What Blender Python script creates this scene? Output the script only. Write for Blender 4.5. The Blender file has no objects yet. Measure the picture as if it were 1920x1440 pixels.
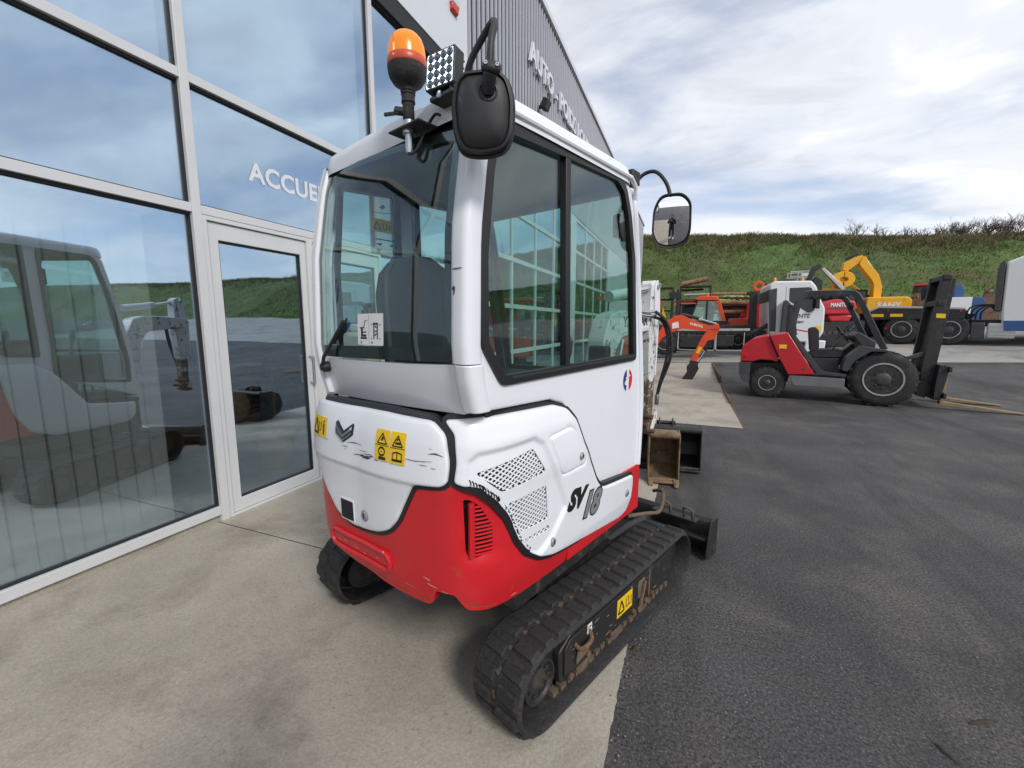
import bpy, bmesh, math, random
import numpy as np
from mathutils import Vector, Matrix, noise
from mathutils.geometry import delaunay_2d_cdt
R = math.radians
scn = bpy.context.scene
col = scn.collection
rnd = random.Random(7)

# ------------------------------------------------------------------ camera
cam_d = bpy.data.cameras.new('Camera')
cam_d.sensor_width = 36.0
cam_d.lens = 36.0 * 805 / 1920
cam_d.clip_start = 0.02
cam_d.clip_end = 3000
cam = bpy.data.objects.new('Camera', cam_d)
cam.location = (0, 0, 1.6)
cam.rotation_euler = (R(90 - 7.99), 0, R(22.2))
col.objects.link(cam)
scn.camera = cam

# ------------------------------------------------------------------ sky
SUN_AZ, SUN_EL = R(128), R(38)       # azimuth clockwise from +Y
world = bpy.data.worlds.new('World')
scn.world = world
world.use_nodes = True
wn, wl = world.node_tree.nodes, world.node_tree.links
wn.clear()
def wnode(t, **kw):
    n = wn.new(t)
    for k, v in kw.items():
        setattr(n, k, v)
    return n
wout = wnode('ShaderNodeOutputWorld'); wbg = wnode('ShaderNodeBackground')
wbg.inputs['Strength'].default_value = 0.100
wl.new(wbg.outputs[0], wout.inputs[0])
sky = wnode('ShaderNodeTexSky', sky_type='NISHITA')
sky.sun_disc = False
sky.sun_elevation = SUN_EL
sky.sun_rotation = SUN_AZ
sky.air_density = 1.0; sky.dust_density = 0.6; sky.ozone_density = 1.5
wtc = wnode('ShaderNodeTexCoord')
sep = wnode('ShaderNodeSeparateXYZ'); wl.new(wtc.outputs['Generated'], sep.inputs[0])
def wmath(op, a, b=None):
    n = wnode('ShaderNodeMath', operation=op)
    for i, v in enumerate((a, b)):
        if v is None: continue
        if isinstance(v, (int, float)): n.inputs[i].default_value = v
        else: wl.new(v, n.inputs[i])
    return n.outputs[0]
zc = wmath('ADD', wmath('MAXIMUM', sep.outputs['Z'], 0.0), 0.22)
cmb = wnode('ShaderNodeCombineXYZ')
wl.new(wmath('DIVIDE', sep.outputs['X'], zc), cmb.inputs[0])
wl.new(wmath('DIVIDE', sep.outputs['Y'], zc), cmb.inputs[1])
mp = wnode('ShaderNodeMapping'); mp.inputs['Scale'].default_value = (0.8, 1.5, 1); mp.inputs['Rotation'].default_value = (0, 0, R(35))
wl.new(cmb.outputs[0], mp.inputs['Vector'])
def wnoise(scale, detail, rough, dist, off):
    m = wnode('ShaderNodeMapping'); m.inputs['Location'].default_value = (off, off * .7, off * .3)
    wl.new(mp.outputs[0], m.inputs['Vector'])
    n = wnode('ShaderNodeTexNoise'); n.inputs['Scale'].default_value = scale; n.inputs['Detail'].default_value = detail
    n.inputs['Roughness'].default_value = rough; n.inputs['Distortion'].default_value = dist
    wl.new(m.outputs[0], n.inputs['Vector'])
    return n.outputs['Fac']
def wramp(f, stops):
    n = wnode('ShaderNodeValToRGB'); wl.new(f, n.inputs[0]); e = n.color_ramp.elements
    while len(e) < len(stops): e.new(.5)
    for q, (p, c) in zip(e, stops):
        q.position = p; q.color = (c[0], c[1], c[2], 1)
    n.color_ramp.interpolation = 'EASE'
    return n.outputs[0]
n1 = wnoise(1.15, 7, .52, .35, 3.1)
n2 = wnoise(2.1, 8, .58, .5, 8.4)
cover = wramp(n1, [(.34, (.38, .38, .38)), (.55, (1, 1, 1))])              # how much cloud hides the blue
shade = wramp(n2, [(.34, (5.3, 5.55, 6.1)), (.50, (6.3, 6.55, 7.05)), (.66, (7.5, 7.7, 8.05))])
hz = wramp(sep.outputs['Z'], [(0.0, (1, 1, 1)), (.32, (0, 0, 0))])   # thinner, brighter cloud low down
def wmix(f, a, b):
    n = wnode('ShaderNodeMix', data_type='RGBA'); wl.new(f, n.inputs[0])
    for i, v in ((6, a), (7, b)):
        if isinstance(v, tuple): n.inputs[i].default_value = (*v, 1)
        else: wl.new(v, n.inputs[i])
    return n.outputs[2]
cl = wmix(wmath('MULTIPLY', hz, .7), shade, (8.0, 8.2, 8.5))
blue = wnode('ShaderNodeMix', data_type='RGBA', blend_type='MULTIPLY'); blue.inputs[0].default_value = 1
wl.new(sky.outputs[0], blue.inputs[6]); blue.inputs[7].default_value = (1.0, 1.0, 1.08, 1)
fin = wmix(wmath('MAXIMUM', cover, wmath('MULTIPLY', hz, .8)), blue.outputs[2], cl)
wl.new(fin, wbg.inputs['Color'])

sd = bpy.data.lights.new('Sun', 'SUN'); sd.energy = 1.5; sd.angle = R(14); sd.color = (1, .96, .90)
sun = bpy.data.objects.new('Sun', sd)
_d = Vector((math.sin(SUN_AZ) * math.cos(SUN_EL), math.cos(SUN_AZ) * math.cos(SUN_EL), math.sin(SUN_EL)))
sun.rotation_euler = (-_d).to_track_quat('-Z', 'Y').to_euler()
sun.location = (12, -12, 14)
col.objects.link(sun)
scn.view_settings.view_transform = 'Standard'
scn.view_settings.look = 'None'
scn.view_settings.exposure = 0.50
scn.view_settings.gamma = 1.0
scn.view_settings.use_curve_mapping = False
scn.render.engine = 'CYCLES'
cy = scn.cycles
cy.use_denoising = True
cy.max_bounces = 10; cy.transparent_max_bounces = 40; cy.glossy_bounces = 5; cy.diffuse_bounces = 4
cy.caustics_reflective = False; cy.caustics_refractive = False
cy.sample_clamp_indirect = 6

# ------------------------------------------------------------------ materials
MATS = {}
def mat(name, c, rough=.55, metal=0.0, var=.0, vs=6.0, bump=0.0, bs=120.0, dirt=None, ds=3.0, dt=(.5, .62), coat=0.0,
        spec=.5, trans=0.0, emit=None, speck=None, grain=None, streak=None):
    """Procedural principled material: base colour, slow tone variation, dirt patches with their own outline, fine relief."""
    if name in MATS: return MATS[name]
    m = bpy.data.materials.new(name); m.use_nodes = True
    n, l = m.node_tree.nodes, m.node_tree.links
    b = n['Principled BSDF']
    b.inputs['Base Color'].default_value = (*c, 1); b.inputs['Roughness'].default_value = rough
    b.inputs['Metallic'].default_value = metal; b.inputs['Coat Weight'].default_value = coat
    b.inputs['Specular IOR Level'].default_value = spec
    if trans: b.inputs['Transmission Weight'].default_value = trans
    if emit: b.inputs['Emission Color'].default_value = (*emit[0], 1); b.inputs['Emission Strength'].default_value = emit[1]
    tc = n.new('ShaderNodeTexCoord'); out = None
    def nz(scale, det=5, ro=.6, dist=0):
        q = n.new('ShaderNodeTexNoise'); q.inputs['Scale'].default_value = scale; q.inputs['Detail'].default_value = det
        q.inputs['Roughness'].default_value = ro; q.inputs['Distortion'].default_value = dist
        l.new(tc.outputs['Object'], q.inputs['Vector']); return q.outputs['Fac']
    def rp(f, a, b_):
        q = n.new('ShaderNodeMapRange'); q.inputs[1].default_value = a; q.inputs[2].default_value = b_
        l.new(f, q.inputs[0]); return q.outputs[0]
    def mx(f, a, b_):
        q = n.new('ShaderNodeMix'); q.data_type = 'RGBA'; l.new(f, q.inputs[0])
        for i, v in ((6, a), (7, b_)):
            if isinstance(v, tuple): q.inputs[i].default_value = (*v[:3], 1)
            else: l.new(v, q.inputs[i])
        return q.outputs[2]
    if var:
        lo = tuple(max(0, x * (1 - var)) for x in c); hi = tuple(min(1, x * (1 + var)) for x in c)
        out = mx(rp(nz(vs, 6), .3, .7), lo, hi)
    if dirt:
        out = mx(rp(nz(ds, 8, .68, .4), *dt), out if out else tuple(c), tuple(dirt))
    if speck:
        sc_, lo_, hi_, sc2 = speck
        out = mx(rp(nz(sc2, 2, .5), lo_, hi_), out if out else tuple(c), tuple(sc_))
    if streak:  # long stains dragged in one direction
        mp_ = n.new('ShaderNodeMapping'); mp_.inputs['Rotation'].default_value = (0, 0, streak[4]); mp_.inputs['Scale'].default_value = (1, .18, 1); l.new(tc.outputs['Object'], mp_.inputs[0])
        q = n.new('ShaderNodeTexNoise'); q.inputs['Scale'].default_value = streak[1]; q.inputs['Detail'].default_value = 7; q.inputs['Roughness'].default_value = .7; l.new(mp_.outputs[0], q.inputs['Vector'])
        out = mx(rp(q.outputs['Fac'], streak[2], streak[3]), out if out else tuple(c), tuple(streak[0]))
    if grain:   # aggregate: fine dark and light grains
        q = n.new('ShaderNodeMix'); q.data_type = 'RGBA'; q.blend_type = 'MULTIPLY'; q.inputs[0].default_value = 1.0
        if out: l.new(out, q.inputs[6])
        else: q.inputs[6].default_value = (*c, 1)
        g_ = n.new('ShaderNodeMapRange'); g_.inputs[1].default_value = .32; g_.inputs[2].default_value = .68; g_.inputs[3].default_value = 1 - grain[1]; g_.inputs[4].default_value = 1 + grain[1]
        l.new(nz(grain[0], 3, .7), g_.inputs[0]); l.new(g_.outputs[0], q.inputs[7]); out = q.outputs[2]
    if out: l.new(out, b.inputs['Base Color'])
    if bump:
        q = n.new('ShaderNodeBump'); q.inputs['Strength'].default_value = bump; q.inputs['Distance'].default_value = .01
        l.new(nz(bs, 4, .65), q.inputs['Height']); l.new(q.outputs[0], b.inputs['Normal'])
    MATS[name] = m
    return m
def glass(name, tint, f0, gl=(1, 1, 1), rough=0.0, warp=0.0):
    m = bpy.data.materials.new(name); m.use_nodes = True
    n, l = m.node_tree.nodes, m.node_tree.links; n.clear()
    o = n.new('ShaderNodeOutputMaterial'); mixs = n.new('ShaderNodeMixShader')
    t = n.new('ShaderNodeBsdfTransparent'); t.inputs[0].default_value = (*tint, 1)
    g = n.new('ShaderNodeBsdfGlossy'); g.inputs['Roughness'].default_value = rough; g.inputs[0].default_value = (*gl, 1)
    if warp:    # float glass is never perfectly flat
        tc = n.new('ShaderNodeTexCoord'); nz_ = n.new('ShaderNodeTexNoise'); nz_.inputs['Scale'].default_value = 1.6; nz_.inputs['Detail'].default_value = 1.0
        bu = n.new('ShaderNodeBump'); bu.inputs['Strength'].default_value = 1.0; bu.inputs['Distance'].default_value = warp
        l.new(tc.outputs['Object'], nz_.inputs['Vector']); l.new(nz_.outputs['Fac'], bu.inputs['Height']); l.new(bu.outputs[0], g.inputs['Normal'])
    lw = n.new('ShaderNodeLayerWeight'); lw.inputs[0].default_value = .5
    p = n.new('ShaderNodeMath'); p.operation = 'POWER'; p.inputs[1].default_value = 5; l.new(lw.outputs['Facing'], p.inputs[0])
    s = n.new('ShaderNodeMath'); s.operation = 'MULTIPLY_ADD'; s.inputs[1].default_value = 1 - f0; s.inputs[2].default_value = f0
    l.new(p.outputs[0], s.inputs[0]); l.new(s.outputs[0], mixs.inputs[0])
    l.new(t.outputs[0], mixs.inputs[1]); l.new(g.outputs[0], mixs.inputs[2]); l.new(mixs.outputs[0], o.inputs[0])
    MATS[name] = m
    return m

# ------------------------------------------------------------------ mesh builder
class MB:
    def __init__(s): s.v = []; s.f = []
    def add(s, v, f):
        o = len(s.v); s.v += [tuple(p) for p in v]; s.f += [tuple(i + o for i in q) for q in f]; return s
    def box(s, x0, x1, y0, y1, z0, z1):
        return s.add([(x, y, z) for z in (z0, z1) for y in (y0, y1) for x in (x0, x1)],
                     [(0, 2, 3, 1), (4, 5, 7, 6), (0, 1, 5, 4), (2, 6, 7, 3), (0, 4, 6, 2), (1, 3, 7, 5)])
    def obox(s, c, size, rot=(0, 0, 0)):
        m = Matrix.Translation(c) @ Matrix.Rotation(rot[2], 4, 'Z') @ Matrix.Rotation(rot[1], 4, 'Y') @ Matrix.Rotation(rot[0], 4, 'X')
        t = MB().box(-size[0] / 2, size[0] / 2, -size[1] / 2, size[1] / 2, -size[2] / 2, size[2] / 2)
        return s.add([m @ Vector(p) for p in t.v], t.f)
    def prism(s, poly, d0, d1, ax='y'):
        def P(a, b, d): return (a, d, b) if ax == 'y' else ((d, a, b) if ax == 'x' else (a, b, d))
        n = len(poly); v = [P(a, b, d0) for a, b in poly] + [P(a, b, d1) for a, b in poly]
        f = [tuple(range(n))[::-1], tuple(range(n, 2 * n))] + [(i, (i + 1) % n, n + (i + 1) % n, n + i) for i in range(n)]
        ar = sum(poly[i][0] * poly[(i + 1) % n][1] - poly[(i + 1) % n][0] * poly[i][1] for i in range(n))
        flip = (ar < 0) ^ (d1 < d0) ^ (ax == 'y')
        return s.add(v, [q[::-1] for q in f] if flip else f)
    def ring(s, outer, inner, d0, d1, ax='y'):
        """Frame between two outlines with the same number of points."""
        def P(a, b, d): return (a, d, b) if ax == 'y' else ((d, a, b) if ax == 'x' else (a, b, d))
        n = len(outer); v = [P(a, b, d) for d in (d0, d1) for L in (outer, inner) for a, b in L]
        f = []
        for i in range(n):
            j = (i + 1) % n
            f += [(i, j, n + j, n + i), (2 * n + i, 3 * n + i, 3 * n + j, 2 * n + j), (i, 2 * n + i, 2 * n + j, j), (n + i, n + j, 3 * n + j, 3 * n + i)]
        return s.add(v, f)
    def cyl(s, p0, p1, r0, r1=None, n=16, cap=True):
        return s.loft([(p0, r0), (p1, r0 if r1 is None else r1)], n, cap)
    def loft(s, rings, n=12, cap=True):
        """Round rings [(centre, radius)] along a path."""
        pts = [Vector(p) for p, _ in rings]; base = len(s.v); up = None
        for i, (p, r) in enumerate(rings):
            a = pts[max(i - 1, 0)]; b = pts[min(i + 1, len(pts) - 1)]
            t = (b - a).normalized() if (b - a).length > 1e-9 else Vector((0, 0, 1))
            if up is None:
                up = t.orthogonal().normalized()
            up = (up - t * up.dot(t)); up = up.normalized() if up.length > 1e-6 else t.orthogonal().normalized()
            w = t.cross(up)
            for k in range(n):
                q = 2 * math.pi * k / n
                s.v.append(tuple(pts[i] + (up * math.cos(q) + w * math.sin(q)) * r))
        for i in range(len(rings) - 1):
            for k in range(n):
                a = base + i * n + k; b = base + i * n + (k + 1) % n
                s.f.append((a, b, b + n, a + n))
        if cap:
            s.f.append(tuple(base + k for k in range(n))[::-1]); e = base + (len(rings) - 1) * n
            s.f.append(tuple(e + k for k in range(n)))
        return s
    def tube(s, path, r, n=8, sm=0):
        p = [Vector(q) for q in path]
        if sm: p = smooth_path(p, sm)
        return s.loft([(q, r) for q in p], n)
    def lathe(s, prof, o, axis=(0, 0, 1), n=24, cap=True):
        ax = Vector(axis).normalized(); u = ax.orthogonal().normalized(); w = ax.cross(u); o = Vector(o); base = len(s.v)
        for r, h in prof:
            for k in range(n):
                q = 2 * math.pi * k / n
                s.v.append(tuple(o + ax * h + (u * math.cos(q) + w * math.sin(q)) * max(r, 1e-4)))
        for i in range(len(prof) - 1):
            for k in range(n):
                a = base + i * n + k; b = base + i * n + (k + 1) % n
                s.f.append((a, b, b + n, a + n))
        if cap:
            s.f.append(tuple(base + k for k in range(n))[::-1]); e = base + (len(prof) - 1) * n
            s.f.append(tuple(e + k for k in range(n)))
        return s
    def xf(s, m):
        s.v = [tuple(m @ Vector(p)) for p in s.v]; return s
    def mesh(s, name, m, smooth=40):
        me = bpy.data.meshes.new(name); me.from_pydata(s.v, [], s.f); me.validate()
        bm = bmesh.new(); bm.from_mesh(me); bmesh.ops.recalc_face_normals(bm, faces=bm.faces); bm.to_mesh(me); bm.free()
        if m: me.materials.append(MATS[m] if isinstance(m, str) else m)
        if smooth:
            me.polygons.foreach_set('use_smooth', [True] * len(me.polygons)); me.set_sharp_from_angle(angle=R(smooth))
        me.update(); return me
    def build(s, name, m, parent=None, bevel=0.0, smooth=40, seg=2, pre=None):
        if pre is not None: s.xf(pre)
        o = bpy.data.objects.new(name, s.mesh(name, m, smooth)); col.objects.link(o)
        if parent is not None: o.parent = parent
        if bevel:
            b = o.modifiers.new('Bevel', 'BEVEL'); b.width = bevel; b.segments = seg; b.limit_method = 'ANGLE'; b.angle_limit = R(35)
            b.harden_normals = False
        return o
def smooth_path(p, k):
    out = []
    for i in range(len(p) - 1):
        a, b, c, d = p[max(i - 1, 0)], p[i], p[i + 1], p[min(i + 2, len(p) - 1)]
        for j in range(k):
            t = j / k
            out.append(.5 * ((2 * b) + (c - a) * t + (2 * a - 5 * b + 4 * c - d) * t * t + (3 * b - a - 3 * c + d) * t ** 3))
    out.append(p[-1]); return out
def tag(o, label=None, cat=None, group=None, kind=None):
    for k, v in (('label', label), ('category', cat), ('group', group), ('kind', kind)):
        if v: o[k] = v
    return o
def thing(name, label, cat, loc=(0, 0, 0), rz=0.0, group=None):
    o = bpy.data.objects.new(name, None); col.objects.link(o); o.empty_display_size = .2
    o.location = loc; o.rotation_euler = (0, 0, rz)
    return tag(o, label, cat, group)
def share(name, me, parent, M=None):
    o = bpy.data.objects.new(name, me); col.objects.link(o); o.parent = parent
    if M is not None: o.matrix_local = M
    return o
def rrect(x0, x1, y0, y1, r, n=5):
    out = []
    for cx, cy_, a in ((x1 - r, y1 - r, 0), (x0 + r, y1 - r, 90), (x0 + r, y0 + r, 180), (x1 - r, y0 + r, 270)):
        out += [(cx + r * math.cos(R(a + 90 * k / n)), cy_ + r * math.sin(R(a + 90 * k / n))) for k in range(n + 1)]
    return out
def rpoly(poly, r, n=4):
    """Round the corners of a polygon."""
    out = []; N = len(poly)
    for i in range(N):
        p = Vector(poly[i]); a = Vector(poly[i - 1]) - p; b = Vector(poly[(i + 1) % N]) - p
        k = min(r, a.length * .45, b.length * .45); a = p + a.normalized() * k; b = p + b.normalized() * k
        for j in range(n + 1):
            t = j / n; q = a * (1 - t) ** 2 + p * 2 * t * (1 - t) + b * t * t; out.append((q.x, q.y))
    return out
def inset(poly, d):
    """Offset a polygon towards its inside."""
    N = len(poly); ar = sum(poly[i][0] * poly[(i + 1) % N][1] - poly[(i + 1) % N][0] * poly[i][1] for i in range(N)); sg = 1 if ar > 0 else -1
    out = []
    for i in range(N):
        p = Vector(poly[i]); e0 = (p - Vector(poly[i - 1])); e1 = (Vector(poly[(i + 1) % N]) - p)
        e0 = e0.normalized() if e0.length > 1e-9 else e1.normalized(); e1 = e1.normalized() if e1.length > 1e-9 else e0
        n0 = Vector((-e0.y, e0.x)) * sg; n1 = Vector((-e1.y, e1.x)) * sg
        b = n0 + n1; q = b.length_squared
        b = b * (2 / max(q, .6)) if q > 1e-6 else n0
        out.append((p.x + b.x * d, p.y + b.y * d))
    return out
def text_tris(txt, size, shear=0.0, bold=0.0, sx=1.0, align='LEFT', space=1.0):
    """Lettering as flat triangles: (points2d, faces)."""
    c = bpy.data.curves.new('t', 'FONT'); c.body = txt; c.size = size; c.shear = shear; c.offset = bold; c.align_x = align
    c.resolution_u = 3; c.space_character = space
    o = bpy.data.objects.new('t', c); col.objects.link(o)
    dg = bpy.context.evaluated_depsgraph_get(); dg.update()
    me = o.evaluated_get(dg).to_mesh(); me.calc_loop_triangles()
    P = [(v.co.x * sx, v.co.y) for v in me.vertices]; F = [tuple(t.vertices) for t in me.loop_triangles]
    o.evaluated_get(dg).to_mesh_clear(); bpy.data.objects.remove(o); bpy.data.curves.remove(c)
    return P, F
def text_solid(txt, size, depth, fn, **kw):
    """Extruded letters placed by fn(u, v, d)."""
    P, F = text_tris(txt, size, **kw); m = MB(); n = len(P)
    m.v = [tuple(fn(a, b, depth)) for a, b in P] + [tuple(fn(a, b, 0)) for a, b in P]
    from collections import Counter
    m.f = list(F) + [tuple(i + n for i in q[::-1]) for q in F]; E = Counter()
    for q in F:
        for i in range(3): E[(q[i], q[(i + 1) % 3])] += 1
    for (a, b) in E:
        if (b, a) not in E: m.f.append((b, a, a + n, b + n))
    return m

def letters(txt, size, depth, fn, m, parent, pre=None, **kw):
    """Raised lettering, every character a part of its own."""
    for i, c in enumerate(txt):
        if c == ' ': continue
        a = max(p[0] for p in text_tris(txt[:i + 1], size, **kw)[0]); b = max(p[0] for p in text_tris(c, size, **kw)[0])
        text_solid(c, size, depth, lambda u, v, d: fn(u + a - b, v, d), **kw).build('letter', m, parent, smooth=0, pre=pre)

# shared materials
mat('white_frame', (.62, .63, .64), .38, var=.04, vs=2)
mat('gasket', (.012, .012, .013), .6)
mat('white_paint', (.80, .82, .86), .34, var=.02, vs=2, coat=.25, dirt=(.55, .53, .50), ds=2.4, dt=(.66, .80), bump=.03, bs=420)
mat('white_worn', (.72, .72, .71), .45, dirt=(.10, .075, .05), ds=16, dt=(.55, .60), bump=.15, bs=60)
mat('paint_gone', (.15, .105, .065), .7, var=.3, vs=12, dirt=(.55, .53, .48), ds=14, dt=(.57, .61), bump=.2, bs=60)
mat('red_paint', (.60, .014, .022), .40, var=.08, vs=3, coat=.15, dirt=(.33, .10, .05), ds=4.5, dt=(.64, .72), bump=.05, bs=90)
mat('black_trim', (.012, .012, .013), .45, bump=.05, bs=200)
mat('black_plastic', (.018, .018, .02), .5, var=.2, vs=10, bump=.12, bs=500)
mat('black_steel', (.020, .019, .019), .5, dirt=(.085, .070, .055), ds=8, dt=(.56, .72), bump=.12, bs=80)
mat('rubber', (.020, .019, .019), .72, var=.35, vs=24, dirt=(.060, .053, .045), ds=9, dt=(.54, .76), bump=.6, bs=60, grain=(140, .5))
mat('mud', (.13, .095, .064), .9, var=.4, vs=20, bump=.4, bs=90)
mat('rust', (.15, .085, .05), .85, var=.4, vs=15, dirt=(.08, .04, .025), ds=9, bump=.3, bs=90)
mat('steel', (.55, .55, .55), .3, 1.0, var=.1)
mat('chrome', (.75, .75, .76), .15, 1.0)
mat('dark_hole', (.006, .006, .006), .7)
mat('sticker_yellow', (.85, .55, .01), .4)
mat('ink', (.01, .01, .01), .5)
mat('paper', (.80, .80, .80), .5)
glass('cab_glass', (.76, .89, .86), .08, warp=.0012)
mat('label_film', (.80, .80, .80), .5)
MATS['label_film'].node_tree.nodes['Principled BSDF'].inputs['Alpha'].default_value = .5
glass('facade_glass', (.98, 1.0, .98), .48, (.68, .84, 1.0), warp=.0016)
glass('clear_glass', (.75, .80, .80), .08)

# ------------------------------------------------------------------ ground
def gz(x, y):
    t = max(0., y - 10.8); t = t * t / (t + 1.2)
    if y > 30: t = 19.2 ** 2 / 20.4
    return t * (.036 + .0067 * (min(max(x, -2), 12) + 1))
mat('asphalt', (.062, .059, .059), .80, var=.42, vs=.7, dirt=(.115, .103, .092), ds=1.1, dt=(.48, .70), bump=1.0, bs=95, speck=((.19, .185, .18), .62, .70, 120), grain=(70, .75), streak=((.026, .025, .026), .9, .50, .68, 1.2))
mat('concrete', (.385, .350, .292), .85, var=.14, vs=1.6, dirt=(.245, .218, .180), ds=1.5, dt=(.50, .72), bump=.3, bs=60, speck=((.27, .24, .20), .62, .80, 40), grain=(90, .16))
mat('yard_concrete', (.30, .285, .265), .85, var=.15, vs=.8, dirt=(.16, .15, .14), ds=.7, dt=(.5, .7), bump=.2, bs=40)
def sheet(name, xs, ys, m, dz, jit=None):
    b = MB(); nx = len(xs)
    for j, y in enumerate(ys):
        for i, x in enumerate(xs):
            if jit: q = jit(i, j, x, y); b.v.append((q[0], q[1], gz(q[0], q[1]) + dz))
            else: b.v.append((x, y, gz(x, y) + dz))
    for j in range(len(ys) - 1):
        for i in range(nx - 1):
            a = j * nx + i; b.f.append((a, a + 1, a + 1 + nx, a + nx))
    return b.build(name, m)
def spread(a, b, st): return [a + (b - a) * k / max(1, round((b - a) / st)) for k in range(max(1, round((b - a) / st)) + 1)]
gx = [-1500, -400, -120, -50, -20] + spread(-12, 30, 1.0) + [40, 60, 100, 200, 500, 1500]
gy = [-1500, -400, -120, -40, -15] + spread(-6, 30, .75) + [36, 50, 100, 300, 800, 1500]
tag(sheet('asphalt_ground', gx, gy, 'asphalt', 0), kind='structure')
def slab(name, x0, x1, y0, y1, dz=.007, st=.35, rag=0.0):
    xs = spread(x0, x1, st); ys = spread(y0, y1, .025 if rag else st)
    def jit(i, j, x, y):
        if rag and i == len(xs) - 1:
            x += rag * (.35 * noise.noise((y * 1.5, 2, 0)) + .35 * noise.noise((y * 14, 5, 0)) + .4 * noise.noise((y * 45, 9, 0)))
        return x, y
    return tag(sheet(name, xs, ys, 'concrete', dz, jit), kind='structure')
slab('concrete_apron', -3.47, -.2, -6, 2.147, rag=.022)
slab('concrete_apron', -3.47, -.2, 2.155, 5.195, rag=.022)
slab('concrete_apron', -3.47, -.2, 5.205, 7.28, rag=.022)
s2 = slab('concrete_slab', -3.47, .86, 7.30, 12.4, st=.6)
s3 = slab('concrete_slab', -3.47, .80, 12.41, 16.6, st=.6)
e = MB()
ex = [(.865, 7.30), (.845, 9.5), (.83, 12.4), (.80, 16.6)]
for (xa, ya), (xb, yb) in zip(ex, ex[1:]):
    e.prism([(xa, ya), (xa + .03, ya), (xb + .03, yb), (xb, yb)], gz(xa, ya) - .05, gz(xb, yb) + .013, 'z')
e.build('steel_edge', 'rust', s2)
tag(sheet('concrete_yard', spread(-3.4, 40, 1), spread(16.75, 29.5, .75), 'yard_concrete', .006), kind='structure')
# tyre and track prints, debris on the apron and asphalt
mat('dirt_clod', (.05, .042, .034), .95, var=.4, vs=30, bump=.5)
def clod(x, y, a, b_, h, rot):
    m = MB(); n = 12; o = rnd.random() * 9
    rr = lambda i, k: 1 + .35 * noise.noise((math.cos(i) * 1.5 + o, math.sin(i) * 1.5, k + o))
    for k, (q, z) in enumerate(((1, 0), (.8, .6), (.4, 1))):
        for i in range(n):
            t = 2 * math.pi * i / n; u = math.cos(t) * a * q * rr(t, k); v = math.sin(t) * b_ * q * rr(t, k)
            m.v.append((x + u * math.cos(rot) - v * math.sin(rot), y + u * math.sin(rot) + v * math.cos(rot), gz(x, y) + .001 + h * z))
    for k in range(2):
        for i in range(n): m.f.append((k * n + i, k * n + (i + 1) % n, (k + 1) * n + (i + 1) % n, (k + 1) * n + i))
    m.f.append(tuple(range(2 * n, 3 * n)))
    return m
for i, (x, y, a, b_, h, rot, lb) in enumerate([
    (1.19, 2.14, .07, .010, .008, .5, 'long dark dirt streak on the asphalt at the right edge of the picture'),
    (.82, 1.52, .055, .013, .010, 1.9, 'thin dark dirt streak on the asphalt at the bottom right'),
    (.98, 1.92, .045, .012, .009, 2.1, 'thin crumb of dirt on the asphalt above the bottom right streak'),
    (-3.05, 2.30, .012, .010, .006, .2, 'small dark pebble on the concrete in front of the glass door'),
    (-3.16, 2.62, .009, .008, .006, .2, 'tiny dark pebble on the concrete close to the door sill'),
    (-1.72, 1.30, .008, .007, .005, .2, 'tiny dark pebble on the bare concrete left of the machine'),
    (-.16, 2.02, .03, .014, .012, .9, 'brown crumb of dirt where concrete meets asphalt beside the track')]):
    tag(clod(x, y, a, b_, h, rot).build('dirt_clod', 'dirt_clod'), lb, 'dirt', 'crumbs of dirt on the ground')
pb = MB()
for k in range(420):
    y = rnd.uniform(.9, 7); x = -.19 + .018 * rnd.gauss(0, 1) + .02 * rnd.random()
    if rnd.random() < .45: x = rnd.uniform(-.1, 4); y = rnd.uniform(1.1, 9)
    r = rnd.uniform(.0025, .006); z = gz(x, y) + .008
    pb.add([(x + r, y, z), (x, y + r, z), (x - r, y, z), (x, y - r, z), (x, y, z + r), (x, y, z - r)], [(0, 1, 4), (1, 2, 4), (2, 3, 4), (3, 0, 4), (1, 0, 5), (2, 1, 5), (3, 2, 5), (0, 3, 5)])
mat('grit', (.22, .20, .18), .9, var=.5, vs=60)
tag(pb.build('grit', 'grit', smooth=0), 'loose grit scattered along the concrete edge and asphalt', 'grit', kind='stuff')

# ------------------------------------------------------------------ embankment with grass, weeds and bare bushes
XT = [-60, -12, -4, 4, 11, 14, 17, 24, 60, 140]; ZT = [9.4, 9.4, 8.95, 8.35, 7.80, 7.5, 7.35, 7.15, 7.2, 9]
def ez(x, y):
    t = (y - 27.0) / 12.5
    q = 0 if t <= 0 else (t * t * (3 - 2 * t) * .5 + t * .5 if t < 1 else 1)
    zt = float(np.interp(x, XT, ZT)); b = 1.05 + .02 * min(max(x, -5), 20)
    z = b + (zt - b) * q + (max(0, t - 1) * .5 if t < 4 else 1.5)
    if t > 0: z += min(1, t * 4) * (.28 * noise.noise((x * .16, y * .2, 1)) + .14 * noise.noise((x * .6, y * .6, 4)))
    return z - (.8 if t <= 0 else 0)
mat('hill_soil', (.080, .120, .034), .95, var=.35, vs=.5, dirt=(.085, .068, .035), ds=.28, dt=(.47, .66), bump=.8, bs=5)
b = MB(); xs = [-150, -90] + spread(-60, 60, 1.2) + [75, 100, 150, 250]; ys = spread(26.6, 45, .7) + [55, 80, 130, 250]
for y in ys:
    for x in xs: b.v.append((x, y, ez(x, y)))
for j in range(len(ys) - 1):
    for i in range(len(xs) - 1):
        a = j * len(xs) + i; b.f.append((a, a + 1, a + 1 + len(xs), a + len(xs)))
tag(b.build('embankment', 'hill_soil'), kind='structure')
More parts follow.
